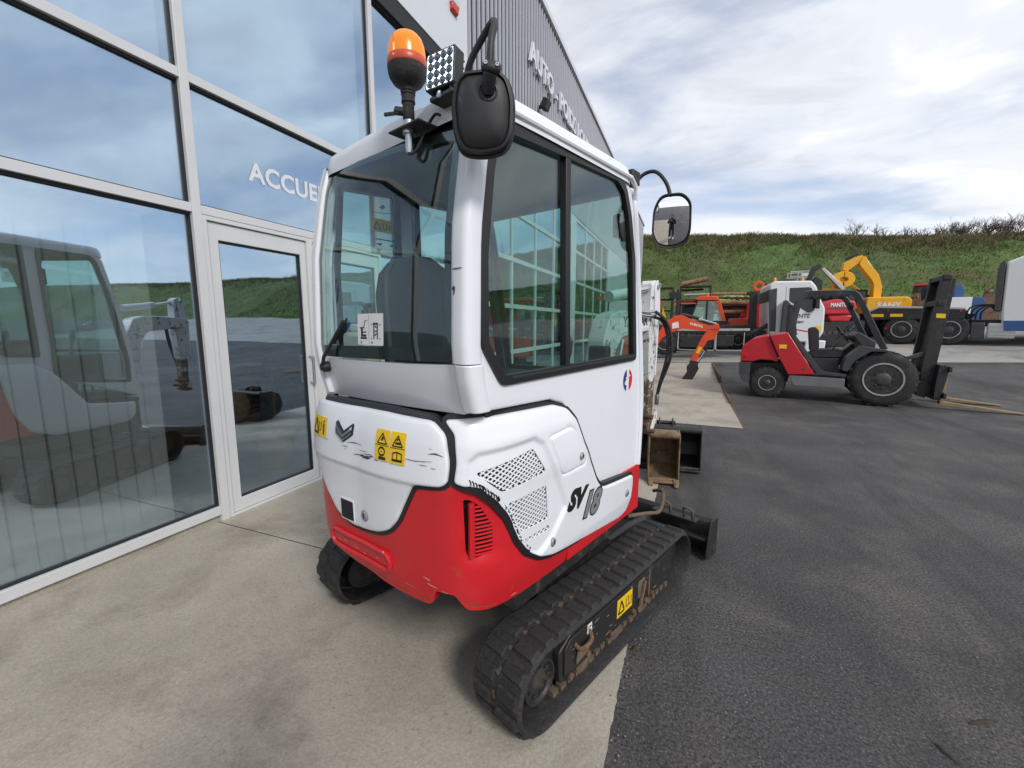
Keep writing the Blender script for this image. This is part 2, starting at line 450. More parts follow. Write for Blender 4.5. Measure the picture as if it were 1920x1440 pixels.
def blades(name, m, n, fx, fy, h0, h1, w, lean, keep):
    V, F = [], []
    k = 0
    while k < n:
        x, y = fx(), fy()
        if not keep(x, y): k += 1; continue
        k += 1
        z = ez(x, y) - .05; h = rnd.uniform(h0, h1); a = rnd.uniform(0, math.pi); lx, ly = rnd.gauss(0, lean) * h, rnd.gauss(-.2, lean) * h
        ca, sa = math.cos(a) * w, math.sin(a) * w; o = len(V)
        V += [(x - ca, y - sa, z), (x + ca, y + sa, z), (x + lx + ca * .5, y + ly + sa * .5, z + h * .7), (x + lx * 1.6, y + ly * 1.6, z + h)]
        F += [(o, o + 1, o + 2), (o, o + 2, o + 3)]
    q = MB(); q.v = V; q.f = F
    me = bpy.data.meshes.new(name); me.from_pydata(V, [], F); me.materials.append(MATS[m])
    o = bpy.data.objects.new(name, me); col.objects.link(o); return o
mat('grass', (.10, .19, .040), .9, var=.6, vs=1.6, dirt=(.14, .16, .055), ds=.35, dt=(.54, .74), spec=.15)
mat('dry_grass', (.19, .155, .085), .9, var=.5, vs=1.2, dirt=(.10, .105, .04), ds=.5, dt=(.45, .6), spec=.1)
tag(blades('grass', 'grass', 130000, lambda: rnd.uniform(-8, 34) if rnd.random() < .8 else rnd.uniform(34, 75), lambda: rnd.uniform(27, 40.5), .06, .17, .022, .55, lambda x, y: True),
    'rough green grass covering the slope of the embankment', 'grass', kind='stuff')
tag(blades('dry_weeds', 'dry_grass', 60000, lambda: rnd.uniform(-8, 34) if rnd.random() < .85 else rnd.uniform(34, 75), lambda: 41.5 - abs(rnd.gauss(0, 3.2)), .12, .42, .026, .35,
           lambda x, y: noise.noise((x * .25, y * .35, 7)) + (y - 36.6) * .26 > -.05),
    'brown dry weeds along the crest of the embankment', 'weeds', kind='stuff')
mat('twig', (.13, .098, .072), .9, var=.3, vs=3)
def bush(x, y, h, w, n, lb, seed):
    rr = random.Random(seed); m = MB(); t = thing('bare_bush', lb, 'bush', (x, y, ez(x, y) - .1), 0, 'bare bushes on the crest of the embankment')
    def br(p, d, L, r, lev):
        q = p + d * L * .5 + Vector((rr.gauss(0, .05), rr.gauss(0, .05), 0)) * L; e_ = p + d * L
        m.loft([(p, r), (q, r * .8), (e_, r * .5)], 3, False)
        if lev:
            for _ in range(4 if lev > 1 else 5):
                dd = (d + Vector((rr.gauss(0, .5), rr.gauss(0, .5), rr.gauss(.1, .35)))).normalized()
                br(p + d * L * rr.uniform(.35, 1), dd, L * rr.uniform(.4, .65), r * .5, lev - 1)
    for _ in range(n):
        a = rr.uniform(0, 6.28); d = Vector((math.cos(a) * rr.uniform(.1, .6), math.sin(a) * .4, 1)).normalized()
        br(Vector((rr.uniform(-w, w) * .5, rr.uniform(-w, w) * .2, 0)), d, h * rr.uniform(.4, .65), .028, 3)
    m.build('branch_crown', 'twig', t, smooth=0)
    s = MB(); s.loft([((0, 0, -.2), .07), ((.02, 0, .25), .05)], 6); s.build('stem', 'twig', t)
bl = ['small bare bush alone on the crest behind the yellow boom', 'twiggy bare bush right of the yellow boom on the crest', 'low bare bush between the twiggy bush and the long thicket',
      'bare bush at the left end of the thicket on the crest', 'second bare bush from the left in the thicket', 'third bare bush in the thicket above the white tractor unit',
      'dense bare bush in the middle of the thicket', 'tall bare bush in the thicket near the right edge', 'bare bush of the thicket cut by the right edge of the picture']
for (x, h, w, n), lb, sd_ in zip([(11.2, 2.0, 1.4, 7), (12.6, 1.6, 1.2, 6), (13.7, 1.0, 1.4, 6), (15.3, 1.5, 2.2, 18), (16.6, 1.7, 2.3, 22), (17.9, 1.9, 2.3, 24), (19.2, 2.0, 2.4, 24), (20.6, 2.1, 2.4, 24), (22.2, 2.1, 2.6, 24)], bl, range(20, 40)):
    bush(x, 40.2 + (sd_ % 3) * .4, h * .85, w, n, lb, sd_)

# ------------------------------------------------------------------ showroom building
FX = -3.45
bld = thing('showroom_building', 'glass fronted showroom building with dark ribbed cladding and a reception door', 'building', (FX, 4, 0))
BP = Matrix.Translation((-FX, -4, 0))
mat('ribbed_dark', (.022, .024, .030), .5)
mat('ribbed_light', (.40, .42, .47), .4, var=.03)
mat('panel_white', (.66, .69, .74), .45, var=.03, vs=.8)
mat('sign_white', (.72, .74, .78), .4)
mat('room_wall', (.35, .35, .34), .8); mat('room_floor', (.16, .155, .15), .35); mat('room_ceiling', (.55, .55, .55), .8)
mat('blind_cloth', (.84, .85, .81), .8, var=.06, vs=4)
def bp(name, m, x0, x1, y0, y1, z0, z1, parent=None, bevel=.003):
    return MB().box(x0, x1, y0, y1, z0, z1).build(name, m, parent or bld, bevel=bevel, pre=BP)
MU = [-3.97, -1.92, .13, 2.18, 4.24, 6.29]           # mullion positions (left edges), 65 mm wide
for y in MU: bp('mullion', 'white_frame', FX - .10, FX + .012, y, y + .065, 0 if y != 4.24 else 2.485, 5.2)
ZB = [(.13, 2.42), (.13, 3.335), (0, 0)]
def pane(y0, y1, z0, z1, mt='facade_glass'):
    p = bp('pane', mt, FX - .046, FX - .040, y0, y1, z0, z1, bevel=0)
    g = MB().ring([(y0 - .002, z0 - .002), (y1 + .002, z0 - .002), (y1 + .002, z1 + .002), (y0 - .002, z1 + .002)],
                  [(y0 + .010, z0 + .010), (y1 - .010, z0 + .010), (y1 - .010, z1 - .018), (y0 + .010, z1 - .018)], FX - .039, FX - .020, 'x')
    g.build('gasket', 'gasket', p, pre=BP)
    return p
for i in range(5):
    y0, y1 = MU[i] + .065, MU[i + 1]
    for z in (2.42, 3.335): bp('transom', 'white_frame', FX - .09, FX + .008, y0, y1, z, z + .064)
    pane(y0 + .002, y1 - .002, 2.486, 3.333); pane(y0 + .002, y1 - .002, 3.401, 5.198)
    if i != 3:
        bp('bottom_rail', 'white_frame', FX - .09, FX + .008, y0, y1, .06, .13); bp('plinth', 'concrete', FX - .06, FX - .02, y0, y1, 0, .06)
        pane(y0 + .002, y1 - .002, .132, 2.418)
bp('head_band', 'gasket', FX - .06, FX + .02, MU[0], 6.55, 5.2, 5.42)
bp('upper_panel', 'panel_white', FX - .06, FX + .03, -6, 3.36, 5.422, 8.66); bp('upper_panel', 'panel_white', FX - .06, FX + .03, 3.37, 6.55, 5.422, 8.66)
# entrance door: two glazed leaves
dl = MATS['white_frame']
for y0, y1 in ((2.247, 3.245), (3.247, 4.303)):
    d = MB().ring([(y0, .0), (y1, .0), (y1, 2.418), (y0, 2.418)], [(y0 + .035, .02), (y1 - .035, .02), (y1 - .035, 2.385), (y0 + .035, 2.385)], FX - .09, FX + .006, 'x').build('door_frame', dl, bld, bevel=.003, pre=BP)
    a, c = y0 + .040, y1 - .040
    lf = MB().ring([(a, .024), (c, .024), (c, 2.380), (a, 2.380)], [(a + .082, .13), (c - .06, .13), (c - .06, 2.25), (a + .082, 2.25)], FX - .075, FX - .012, 'x').build('door', dl, bld, bevel=.004, pre=BP)
    MB().box(FX - .050, FX - .044, a + .084, c - .062, .132, 2.248).build('pane', 'facade_glass', lf, pre=BP)
    MB().ring([(a + .081, .129), (c - .059, .129), (c - .059, 2.251), (a + .081, 2.251)], [(a + .092, .140), (c - .070, .140), (c - .070, 2.236), (a + .092, 2.236)], FX - .043, FX - .025, 'x').build('gasket', 'gasket', lf, pre=BP)
    if y0 < 3: MB().tube([(FX - .012, c - .03, 1.02), (FX + .04, c - .03, 1.02), (FX + .04, c - .03, 1.28), (FX - .012, c - .03, 1.28)], .011).build('handle', 'steel', lf, pre=BP)
# white lettering on the pane above the door
letters('ACCUEIL', .215, .0012, lambda u, v, d: (FX - .0388 + d, 2.70 + u, 2.802 + v), 'sign_white', bld, pre=BP, bold=.006, sx=1.0, space=1.04)
# ribbed cladding beyond, with raised letters
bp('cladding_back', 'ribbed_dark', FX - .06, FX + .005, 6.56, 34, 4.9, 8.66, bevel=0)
r_ = MB()
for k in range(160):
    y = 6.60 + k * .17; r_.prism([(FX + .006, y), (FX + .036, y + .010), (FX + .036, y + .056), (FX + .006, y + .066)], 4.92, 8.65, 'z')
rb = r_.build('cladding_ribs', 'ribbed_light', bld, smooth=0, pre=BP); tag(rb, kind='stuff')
bp('eave_trim', 'panel_white', FX - .12, FX + .09, -6, 34, 8.662, 8.80)
letters('AUTO - POIDS LOURDS', .60, .05, lambda u, v, d: (FX + .06 + d, 9.22 + u, 7.06 + v), 'sign_white', bld, pre=BP, bold=.012, sx=.97, space=1.05)
# bays under the cladding: piers and wide glazed panels
bp('pier', 'panel_white', FX - .1, FX + .02, 6.36, 7.0, 0, 4.9); bp('pier', 'panel_white', FX - .1, FX + .02, 13.0, 13.8, 0, 4.9); bp('pier', 'panel_white', FX - .1, FX + .02, 19.8, 34, 0, 4.9)
for ya, yb in ((7.0, 13.0), (13.8, 19.8)):
    for k in range(6): bp('rail', 'white_frame', FX - .07, FX + .004, ya, yb, .0 + k * .96, .09 + k * .96)
    for k in range(5): bp('stile', 'white_frame', FX - .06, FX - .004, ya + k * 1.5 - (.035 if k else 0), ya + k * 1.5 + .035, .091, 4.89)
    for k in range(4):
        for j in range(5): bp('pane', 'facade_glass', FX - .035, FX - .030, ya + k * 1.5 + .035, ya + k * 1.5 + 1.465, .09 + j * .96, .96 + j * .96, bevel=0)
# room behind the glass
bp('room_floor', 'room_floor', -10, FX - .10, -6, 34, -.05, .004, bevel=0); bp('room_back_wall', 'room_wall', -10.1, -10, -6, 34, 0, 8.6, bevel=0)
bp('room_end_wall', 'room_wall', -10, FX - .1, -6.1, -6, 0, 8.6, bevel=0); bp('room_side_wall', 'room_wall', -10, FX - .1, 6.45, 6.55, 0, 4.9, bevel=0)
bp('room_ceiling', 'room_ceiling', -10, FX - .1, -6, 6.44, 3.36, 3.40, bevel=0); bp('roof_deck', 'room_ceiling', -10.1, FX - .07, -6.1, 34, 8.6, 8.66, bevel=0)
bp('room_end_wall', 'room_wall', -10, FX - .1, 34, 34.1, 0, 8.6, bevel=0)
# vertical blind
vb = thing('vertical_blind', 'pale vertical slat blind behind the large glass pane left of the door', 'blind', (FX - .19, 1.0, 0))
sm = MB().box(-.0015, .0015, -.060, .060, .06, 2.38).mesh('slat', 'blind_cloth')
k = 0; y = -1.9
while y < 1.94:
    o = share('slat', sm, vb); o.location = (rnd.uniform(-.004, .004), y - 1.0, 0); o.rotation_euler = (0, 0, R(-13 + rnd.uniform(-2, 2))); y += .108
MB().box(-.03, .03, -3, 1.02, 2.385, 2.42).build('head_rail', 'white_frame', vb)
for ya, yb, lb in ((.22, 2.14, 'pale slat blind behind the high pane at the upper left corner'), (2.27, 4.22, 'pale slat blind behind the tall pane above the door lettering')):
    ub2 = thing('vertical_blind', lb, 'blind', (FX - .19, ya, 3.42)); s4 = MB().box(-.0015, .0015, -.060, .060, .02, 1.74).mesh('slat', 'blind_cloth'); y = ya + .06
    while y < yb: o = share('slat', s4, ub2); o.location = (rnd.uniform(-.004, .004), y - ya, 0); o.rotation_euler = (0, 0, R(-13 + rnd.uniform(-2, 2))); y += .108
    MB().box(-.03, .03, 0, yb - ya, 1.745, 1.775).build('head_rail', 'white_frame', ub2)
# things in the reception
mat('pot_clay', (.42, .26, .10), .7, var=.1); mat('leaf', (.035, .075, .02), .45, var=.4, vs=8); mat('desk_white', (.55, .55, .53), .5); mat('desk_wood', (.22, .13, .07), .5)
pt = thing('potted_plant', 'leafy green plant in a tan pot standing inside the glass door', 'plant', (-4.25, 3.35, 0))
MB().lathe([(.13, 0), (.16, .05), (.19, .40), (.20, .42), (.18, .42), (.16, .36)], (0, 0, 0), n=20).build('pot', 'pot_clay', pt)
q = MB()
for k in range(46):
    a = rnd.uniform(0, 6.28); h = rnd.uniform(.25, 1.15); L = rnd.uniform(.25, .5); d = Vector((math.cos(a), math.sin(a), rnd.uniform(.2, .9))).normalized(); p0 = Vector((0, 0, .4 + h * .75)); w = Vector((-math.sin(a), math.cos(a), 0)) * .05
    p1 = p0 + d * L * .5; p2 = p0 + d * L + Vector((0, 0, -L * .35)); q.add([p0, p1 + w, p2, p1 - w], [(0, 1, 2, 3)])
q.build('foliage', 'leaf', pt, smooth=0)
MB().tube([(0, 0, .35), (.02, .01, .8), (-.01, .02, 1.25)], .018, 6).build('stem', 'desk_wood', pt)
dk = thing('reception_desk', 'pale reception desk standing inside behind the glass door', 'desk', (-6.0, 3.2, 0))
MB().box(-.4, .4, -1.1, 1.1, 1.02, 1.07).build('top', 'desk_white', dk, bevel=.01); MB().box(-.33, .33, -1.05, 1.05, 0, 1.019).build('front', 'desk_wood', dk, bevel=.01)
# alarm box and wall lamp
al = thing('alarm_siren', 'small red and white alarm box high on the white wall panel', 'alarm', (FX + .03, 6.10, 6.12))
MB().prism([(0, .05), (.0, .42), (.07, .42), (.09, .18), (.06, .05)], -.10, .10, 'y').build('housing', 'sign_white', al, bevel=.01)
mat('red_lens', (.6, .06, .03), .3); MB().prism([(.0, -.06), (.0, .048), (.062, .048), (.05, -.03)], -.09, .09, 'y').build('lens', 'red_lens', al, bevel=.01)
fl_ = thing('wall_floodlight', 'small dark floodlight fixed to the ribbed cladding above the cab roof', 'lamp', (FX + .05, 9.95, 6.42))
MB().obox((.16, 0, .06), (.14, .26, .20), (0, R(25), 0)).build('housing', 'black_plastic', fl_, bevel=.01); MB().box(0, .1, -.03, .03, 0, .06).build('bracket', 'black_steel', fl_)

# ------------------------------------------------------------------ mini excavator (root frame = undercarriage, upper body slewed 3.4 degrees)
exc = thing('mini_excavator', 'white and red cabbed mini excavator on rubber tracks standing before the glass facade', 'excavator', (-.86, 2.27, 0), R(-21.4))
UP = Matrix.Rotation(R(3.4), 4, 'Z')
def catmull(P, first):
    out = []
    for i in range(len(P) - 1):
        p0 = P[i - 1] if i else first; p1 = P[i]; p2 = P[i + 1]; p3 = P[min(i + 2, len(P) - 1)]
        for k in range(8):
            t = k / 8
            out.append(tuple(.5 * ((2 * p1[j]) + (-p0[j] + p2[j]) * t + (2 * p0[j] - 5 * p1[j] + 4 * p2[j] - p3[j]) * t * t + (-p0[j] + 3 * p1[j] - 3 * p2[j] + p3[j]) * t ** 3) for j in (0, 1)))
    out.append(P[-1]); return np.array(out)
CRt = catmull([(0, -1.015), (.15, -1.007), (.29, -.98), (.39, -.945), (.46, -.895), (.505, -.82), (.53, -.72), (.54, -.57), (.54, -.2), (.54, .12), (.532, .33), (.51, .45)], (-.15, -1.007))
CLf = catmull([(0, -1.015), (.15, -1.025), (.3, -1.025), (.41, -1.0), (.485, -.95), (.53, -.87), (.55, -.76), (.555, -.5), (.555, 0), (.545, .25), (.52, .45)], (-.15, -1.025))
ARt = np.concatenate([[0], np.cumsum(np.hypot(*np.diff(CRt, axis=0).T))]); ALf = np.concatenate([[0], np.cumsum(np.hypot(*np.diff(CLf, axis=0).T))])
OZz = [.30, .36, .42, .5, .62, .8, .95, 1.0, 1.03, 1.10, 1.18, 1.24, 1.30]; OZo = [-.2, -.12, -.07, -.035, -.012, -.002, 0, .004, .004, -.002, -.012, -.030, -.06]
def tail(s, z, off=0.0):
    """Point on the curved tail: s runs round the plan outline (0 = rear centre, + to the right side), z is the height."""
    sg = -1 if s < 0 else 1; a = abs(s); A, Cc = (ARt, CRt) if sg > 0 else (ALf, CLf)
    g = lambda q: np.array([np.interp(q, A, Cc[:, 0]), np.interp(q, A, Cc[:, 1])])
    p = g(a); t = g(min(a + .02, A[-1])) - g(max(a - .02, 0)) if a > .02 else np.array([1., 0]); t = t / np.hypot(*t)
    o = np.interp(z, OZz, OZo) + off - .013
    return (sg * (p[0] + t[1] * o), p[1] - t[0] * o, z)
def rearY(z): return float(np.interp(z, [1.25, 1.4, 1.5, 1.9, 2.2, 2.33], [-.86, -.90, -.915, -.90, -.85, -.81]))
def rear(x, z, off=0.0): return (x, rearY(z) - .022 * (1 - (x / .5) ** 2) - off, z)
def rwall(y, z, off=0.0): return (.505 + off, y, z)
def lwall(y, z, off=0.0): return (-.505 - off, y, z)
def inside(P, poly):
    x, y = P[:, 0], P[:, 1]; r = np.zeros(len(P), bool); n = len(poly)
    for i in range(n):
        x0, y0 = poly[i - 1]; x1, y1 = poly[i]
        c = ((y0 > y) != (y1 > y)) & (x < (x1 - x0) * (y - y0) / ((y1 - y0) if y1 != y0 else 1e-12) + x0)
        r ^= c
    return r
def segdist(P, polys):
    d = np.full(len(P), 1e9)
    for poly in polys:
        A = np.array(poly); B = np.roll(A, -1, axis=0); D = B - A; L = np.maximum((D ** 2).sum(1), 1e-12)
        for a, dv, l_ in zip(A, D, L):
            t = np.clip(((P - a) @ dv) / l_, 0, 1); q = P - (a + t[:, None] * dv); d = np.minimum(d, np.sqrt((q ** 2).sum(1)))
    return d
def dens(poly, m):
    out = []
    for i in range(len(poly)):
        a, b_ = poly[i], poly[(i + 1) % len(poly)]; n = max(1, int(math.dist(a, b_) / m + .5))
        out += [(a[0] + (b_[0] - a[0]) * k / n, a[1] + (b_[1] - a[1]) * k / n) for k in range(n)]
    return out
def panel_mb(outline, fn, off=.0, r=.0, holes=(), step=.03, thick=.02, rel=None, extra=None):
    """Curved sheet-metal panel: outline and holes in surface coordinates, rounded rim, real thickness."""
    O = dens(outline, step * .6); Hs = [dens(h, step * .6) for h in holes]; bd = [O] + Hs
    xs = [p[0] for p in O]; ys = [p[1] for p in O]
    G = np.array([(x, y) for x in np.arange(min(xs) + step * .5, max(xs), step) for y in np.arange(min(ys) + step * .5, max(ys), step)]).reshape(-1, 2)
    if r:
        for q in (.25, .6, 1.0): G = np.concatenate([G, np.array(inset(O, r * q))]) if len(G) else np.array(inset(O, r * q))
    if extra is not None: G = np.concatenate([G, np.array(extra)])
    if len(G):
        ok = inside(G, O)
        for h in Hs: ok &= ~inside(G, h)
        G = G[ok]; dd = segdist(G, bd) if len(G) else np.zeros(0)
        G = G[dd > (r * .2 if r else step * .35)]
    pts = [tuple(p) for L in bd for p in L]; ed = []; o = 0
    for L in bd: ed += [(o + i, o + (i + 1) % len(L)) for i in range(len(L))]; o += len(L)
    vin = [Vector(p) for p in pts] + [Vector((float(a), float(b_))) for a, b_ in G]
    vo, eo, fo, *_ = delaunay_2d_cdt(vin, ed, [], 0, 1e-6)
    V = np.array([(v.x, v.y) for v in vo]); F = [f for f in fo]
    cen = np.array([V[list(f)].mean(0) for f in F]); ok = inside(cen, O)
    for h in Hs: ok &= ~inside(cen, h)
    F = [f for f, k in zip(F, ok) if k]
    d = segdist(V, [O]) if r else None
    m = MB()
    for i, (a, b_) in enumerate(V):
        q = off + (rel(a, b_) if rel else 0)
        if r and d[i] < r: q -= r - math.sqrt(max(0, r * r - (r - d[i]) ** 2))
        m.v.append(tuple(fn(a, b_, q)))
    n = len(V); m.f = [tuple(f) for f in F]
    if thick:
        E_ = set()
        for f in F:
            for i in range(len(f)): E_.add((f[i], f[(i + 1) % len(f)]))
        bnd = [(a, b_) for a, b_ in E_ if (b_, a) not in E_]; mp_ = {}
        for a, b_ in bnd:
            for k in (a, b_):
                if k not in mp_: mp_[k] = len(m.v); m.v.append(tuple(fn(V[k][0], V[k][1], off - thick)))
            m.f.append((b_, a, mp_[a], mp_[b_]))
    return m
def panel(name, outline, fn, m, parent=exc, bevel=0, **kw): return panel_mb(outline, fn, **kw).build(name, m, parent, smooth=50, pre=UP)
def flat(P, F, fn, off, rot=0.0, o=(0, 0)):
    m = MB(); c, s_ = math.cos(rot), math.sin(rot)
    m.v = [tuple(fn(o[0] + a * c - b_ * s_, o[1] + a * s_ + b_ * c, off)) for a, b_ in P]; m.f = list(F); return m
def ub(name, m, x0, x1, y0, y1, z0, z1, parent=exc, bevel=.006): return MB().box(x0, x1, y0, y1, z0, z1).build(name, m, parent, bevel=bevel, pre=UP)
sstep = lambda a, b_, x: (lambda t: t * t * (3 - 2 * t))(min(1, max(0, (x - a) / (b_ - a))))
mat('seal', (.010, .010, .012), .5); mat('gun_grey', (.30, .30, .32), .4, .3)

# tail panels
HOOD = rpoly([(-.56, 1.25), (-.304, 1.262), (.11, 1.266), (.352, 1.256), (.414, 1.212), (.432, 1.112), (.424, 1.045), (.400, 1.030), (.285, 1.022), (.235, .935), (.195, .86), (.15, .812), (.09, .785), (0, .768), (-.085, .762), (-.15, .773), (-.21, .80), (-.295, .884), (-.37, .975), (-.44, 1.005), (-.62, 1.02), (-.64, 1.12), (-.60, 1.21)], .025)
SIDE = rpoly([(.400, 1.262), (.448, 1.214), (.456, 1.112), (.446, 1.046), (.475, 1.034), (.535, 1.014), (.60, .955), (.655, .886), (.705, .776), (.765, .70), (.86, .637), (.95, .608), (1.046, .594), (1.406, .555), (1.62, .532), (1.70, .545), (1.738, .61), (1.745, .70), (1.735, .752), (1.60, .766), (1.40, .785), (1.345, .80), (1.30, .848), (1.172, 1.058), (1.118, 1.178), (1.064, 1.236), (.98, 1.262), (.716, 1.268), (.512, 1.267)], .02)
core = MB(); zz = [.56, .58, .62, .8, 1.0, 1.15, 1.24]; ss = [-1.3 + .05 * k for k in range(63)]
for z in zz: core.v += [tail(s_, z, -.045) for s_ in ss]
nS = len(ss)
for j in range(len(zz) - 1): core.f += [(j * nS + i, j * nS + i + 1, (j + 1) * nS + i + 1, (j + 1) * nS + i) for i in range(nS - 1)] + [(j * nS + nS - 1, j * nS, (j + 1) * nS, (j + 1) * nS + nS - 1)]
core.f += [tuple(range(nS))[::-1], tuple((len(zz) - 1) * nS + i for i in range(nS))]
core.build('engine_bay', 'dark_hole', exc, pre=UP)
RED = rpoly([(-1.0, 1.05), (-1.0, .60), (-.6, .60), (-.334, .605), (-.184, .580), (.068, .550), (.31, .532), (.335, .55), (.352, .606), (.434, .600), (.47, .55), (.494, .530), (.584, .512), (.728, .508), (1.07, .497), (1.17, .512), (1.26, .56), (1.20, .60), (1.0, .625), (.87, .66), (.785, .72), (.725, .80), (.672, .90), (.61, .975), (.54, 1.03), (.40, 1.05)], .015)
GRL = rpoly([(.476, .975), (.484, .765), (.515, .742), (.60, .756), (.597, .86), (.545, .945), (.50, .975)], .012)
cw = panel('counterweight', RED, tail, 'red_paint', holes=[GRL], step=.028, off=.004, thick=.06,
           rel=lambda s, z: (.010 * sstep(.0, .02, .035 - abs(z - .66)) * sstep(-.32, -.29, s) * (1 - sstep(.12, .15, s)) if -.4 < s < .2 else 0) - .012 * sstep(.46, .48, s) * (1 - sstep(.62, .66, s)) * sstep(.725, .745, z) * (.0 if s > .66 else 1))
# licence plate pocket: raised rim
rim = dens(rrect(-.285, .135, .625, .700, .035), .02)
mr = MB(); mr.tube([tail(s, z, .012) for s, z in rim + rim[:1]], .010, 6); mr.build('plate_rim', 'red_paint', cw, pre=UP)
for k in range(13):   # slats of the red air grille
    z = .758 + k * .0155; s1 = .595 if z < .86 else .595 - (z - .86) * .62
    MB().tube([tail(s, z, -.004 + .002 * math.sin(k)) for s in np.linspace(.512, max(s1, .53), 6)], .0042, 6).build('grille_slat', 'red_paint', cw, pre=UP)
MB().tube([tail(.508, z, .0) for z in np.linspace(.752, .962, 6)], .012, 6).build('grille_post', 'red_paint', cw, pre=UP)
sealH = panel('seal', inset(HOOD, -.017), tail, 'seal', off=.008, step=.035, thick=.03, holes=[inset(HOOD, .03)])
sealS = panel('seal', inset(SIDE, -.019), tail, 'seal', off=.008, step=.03, thick=.03, holes=[inset(SIDE, .022)])
hood = panel('rear_hood', HOOD, tail, 'white_paint', off=.020, r=.010, step=.026, thick=.02, rel=lambda s, z: .009 * sstep(1.014, 1.038, z), extra=[(s, z) for z in (1.008, 1.014, 1.020, 1.026, 1.032, 1.038, 1.044) for s in np.arange(-.64, .45, .018)])
G1 = rpoly([(.522, 1.076), (.80, 1.118), (.882, 1.004), (.632, .985)], .018); G2 = rpoly([(.655, .934), (.888, .944), (.906, .790), (.732, .796)], .015); G3 = rpoly([(.755, .756), (.912, .760), (.924, .736), (.768, .740)], .006)
REC = [(.50, 1.118), (.536, 1.142), (.806, 1.154), (.86, 1.124), (.95, .962), (1.03, .806), (.974, .746), (.932, .70), (.85, .66), (.74, .70), (.66, .86), (.58, .965), (.49, 1.01)]
DOOR = rpoly([(.896, 1.142), (1.064, 1.158), (1.105, 1.130), (1.182, .992), (1.178, .962), (.998, .958), (.97, .975)], .02)
_rp = [REC]; _dp = [DOOR]
def siderel(s, z):
    P = np.array([(s, z)]); d = segdist(P, _rp)[0] * (1 if inside(P, REC)[0] else -1); v = -.014 * sstep(-.016, .012, d)
    e_ = segdist(P, _dp)[0]; v -= .005 * max(0, 1 - e_ / .007)
    return v
side = panel('side_cover', SIDE, tail, 'white_paint', off=.022, r=.010, step=.016, thick=.02, holes=[G1, G2, G3], rel=siderel, extra=[p for d_ in (-.016, -.010, -.004, .003, .010, .014) for p in inset(dens(REC, .010), d_)] + [p for d_ in (-.008, -.004, .0, .004, .008) for p in inset(dens(DOOR, .008), d_)])
def lattice(poly, off):
    """White expanded-metal mesh: crossing strands clipped to the opening."""
    m = MB(); P = np.array(poly); x0, y0 = P.min(0); x1, y1 = P.max(0); st = .0185
    for sg in (1, -1):
        for c in np.arange((y0 - sg * .62 * x1 if sg > 0 else y0 + .62 * x0) - .4, y1 + .4 + .62 * x1, st):
            t = np.linspace(x0, x1, 60); q = np.stack([t, c + sg * .62 * t], 1); ok = inside(q, poly); run = []
            for i in range(61):
                if i < 60 and ok[i]: run.append(q[i])
                else:
                    if len(run) > 1:
                        a, b_ = run[0], run[-1]; n = max(2, int(math.dist(a, b_) / .05) + 1); nv = np.array([-sg * .62, 1]) / 1.18 * .0026
                        base = len(m.v)
                        for k in range(n):
                            p = a + (b_ - a) * k / (n - 1); m.v += [tail(*(p - nv), off), tail(*(p + nv), off), tail(*(p + nv), off - .004), tail(*(p - nv), off - .004)]
                        for k in range(n - 1):
                            o = base + 4 * k; m.f += [(o, o + 1, o + 5, o + 4), (o + 1, o + 2, o + 6, o + 5), (o + 3, o, o + 4, o + 7)]
                    run = []
    return m
for g in (G1, G2, G3):
    lm = lattice(g, .003).build('grille_mesh', 'white_paint', side, smooth=0, pre=UP); tag(lm, kind='stuff')
    panel('grille_back', inset(g, -.004), tail, 'dark_hole', parent=side, off=-.012, step=.05, thick=0)
# comb vents along the lower left edge of the side cover
for i in range(11):
    t = i / 10; s = .500 + .112 * t; z = 1.044 - .080 * t ** 1.15
    MB().tube([tail(s, z + .011, .0095), tail(s + .005, z + .003, .0095), tail(s + .006, z - .009, .009)], .0026, 5).build('vent_slot', 'dark_hole', side, pre=UP)
for i in range(9):
    t = i / 8; s = .660 + .070 * t; z = .900 - .140 * t
    MB().tube([tail(s, z + .004, .0095), tail(s + .009, z - .003, .0095)], .0022, 5).build('vent_slot', 'dark_hole', side, pre=UP)
# fuel door face, locks
panel('filler_door', inset(DOOR, .006), tail, 'white_paint', parent=side, off=.0245, r=.006, step=.03, thick=.01)
def lock(s, z, off, r=.016):
    p = Vector(tail(s, z, off)); q = Vector(tail(s, z, off + .01)); a = q - p
    b_ = MB().lathe([(r * 1.35, -.004), (r * 1.35, .001), (r * 1.05, .003), (r, .0045), (r * .9, .006), (r * .2, .006)], p, a, 20).build('lock', 'gun_grey', side if s > .45 else hood, pre=UP)
    MB().obox(p + a * .62, (.004, .003, r * 1.2)).build('key_slot', 'dark_hole', b_, pre=UP)
lock(.938, .674, .020); lock(1.658, .668, .022); lock(1.13, 1.012, .026, .013); lock(.004, .832, .021, .018)
# hood details: socket cover, chevron badge, stickers, scratches
panel('socket_cover', rrect(-.163, -.076, .783, .868, .006), tail, 'dark_hole', parent=hood, off=.0225, r=.002, step=.03, thick=.006)
panel('socket_rim', rrect(-.169, -.070, .777, .876, .008), tail, 'white_paint', parent=hood, off=.0215, r=.002, step=.03, thick=.006)
for k, (pl, mm, of) in enumerate([([(-.172, 1.196), (-.160, 1.203), (-.112, 1.166), (-.056, 1.203), (-.048, 1.196), (-.050, 1.158), (-.108, 1.122), (-.168, 1.152)], 'seal', .033),
                                  ([(-.165, 1.190), (-.112, 1.152), (-.054, 1.192), (-.054, 1.178), (-.112, 1.140), (-.163, 1.176)], 'chrome', .037), ([(-.162, 1.170), (-.110, 1.133), (-.056, 1.170), (-.056, 1.160), (-.110, 1.126), (-.162, 1.158)], 'chrome', .037)]):
    panel('badge', pl, tail, mm, parent=hood, off=of, step=.03, thick=.006)
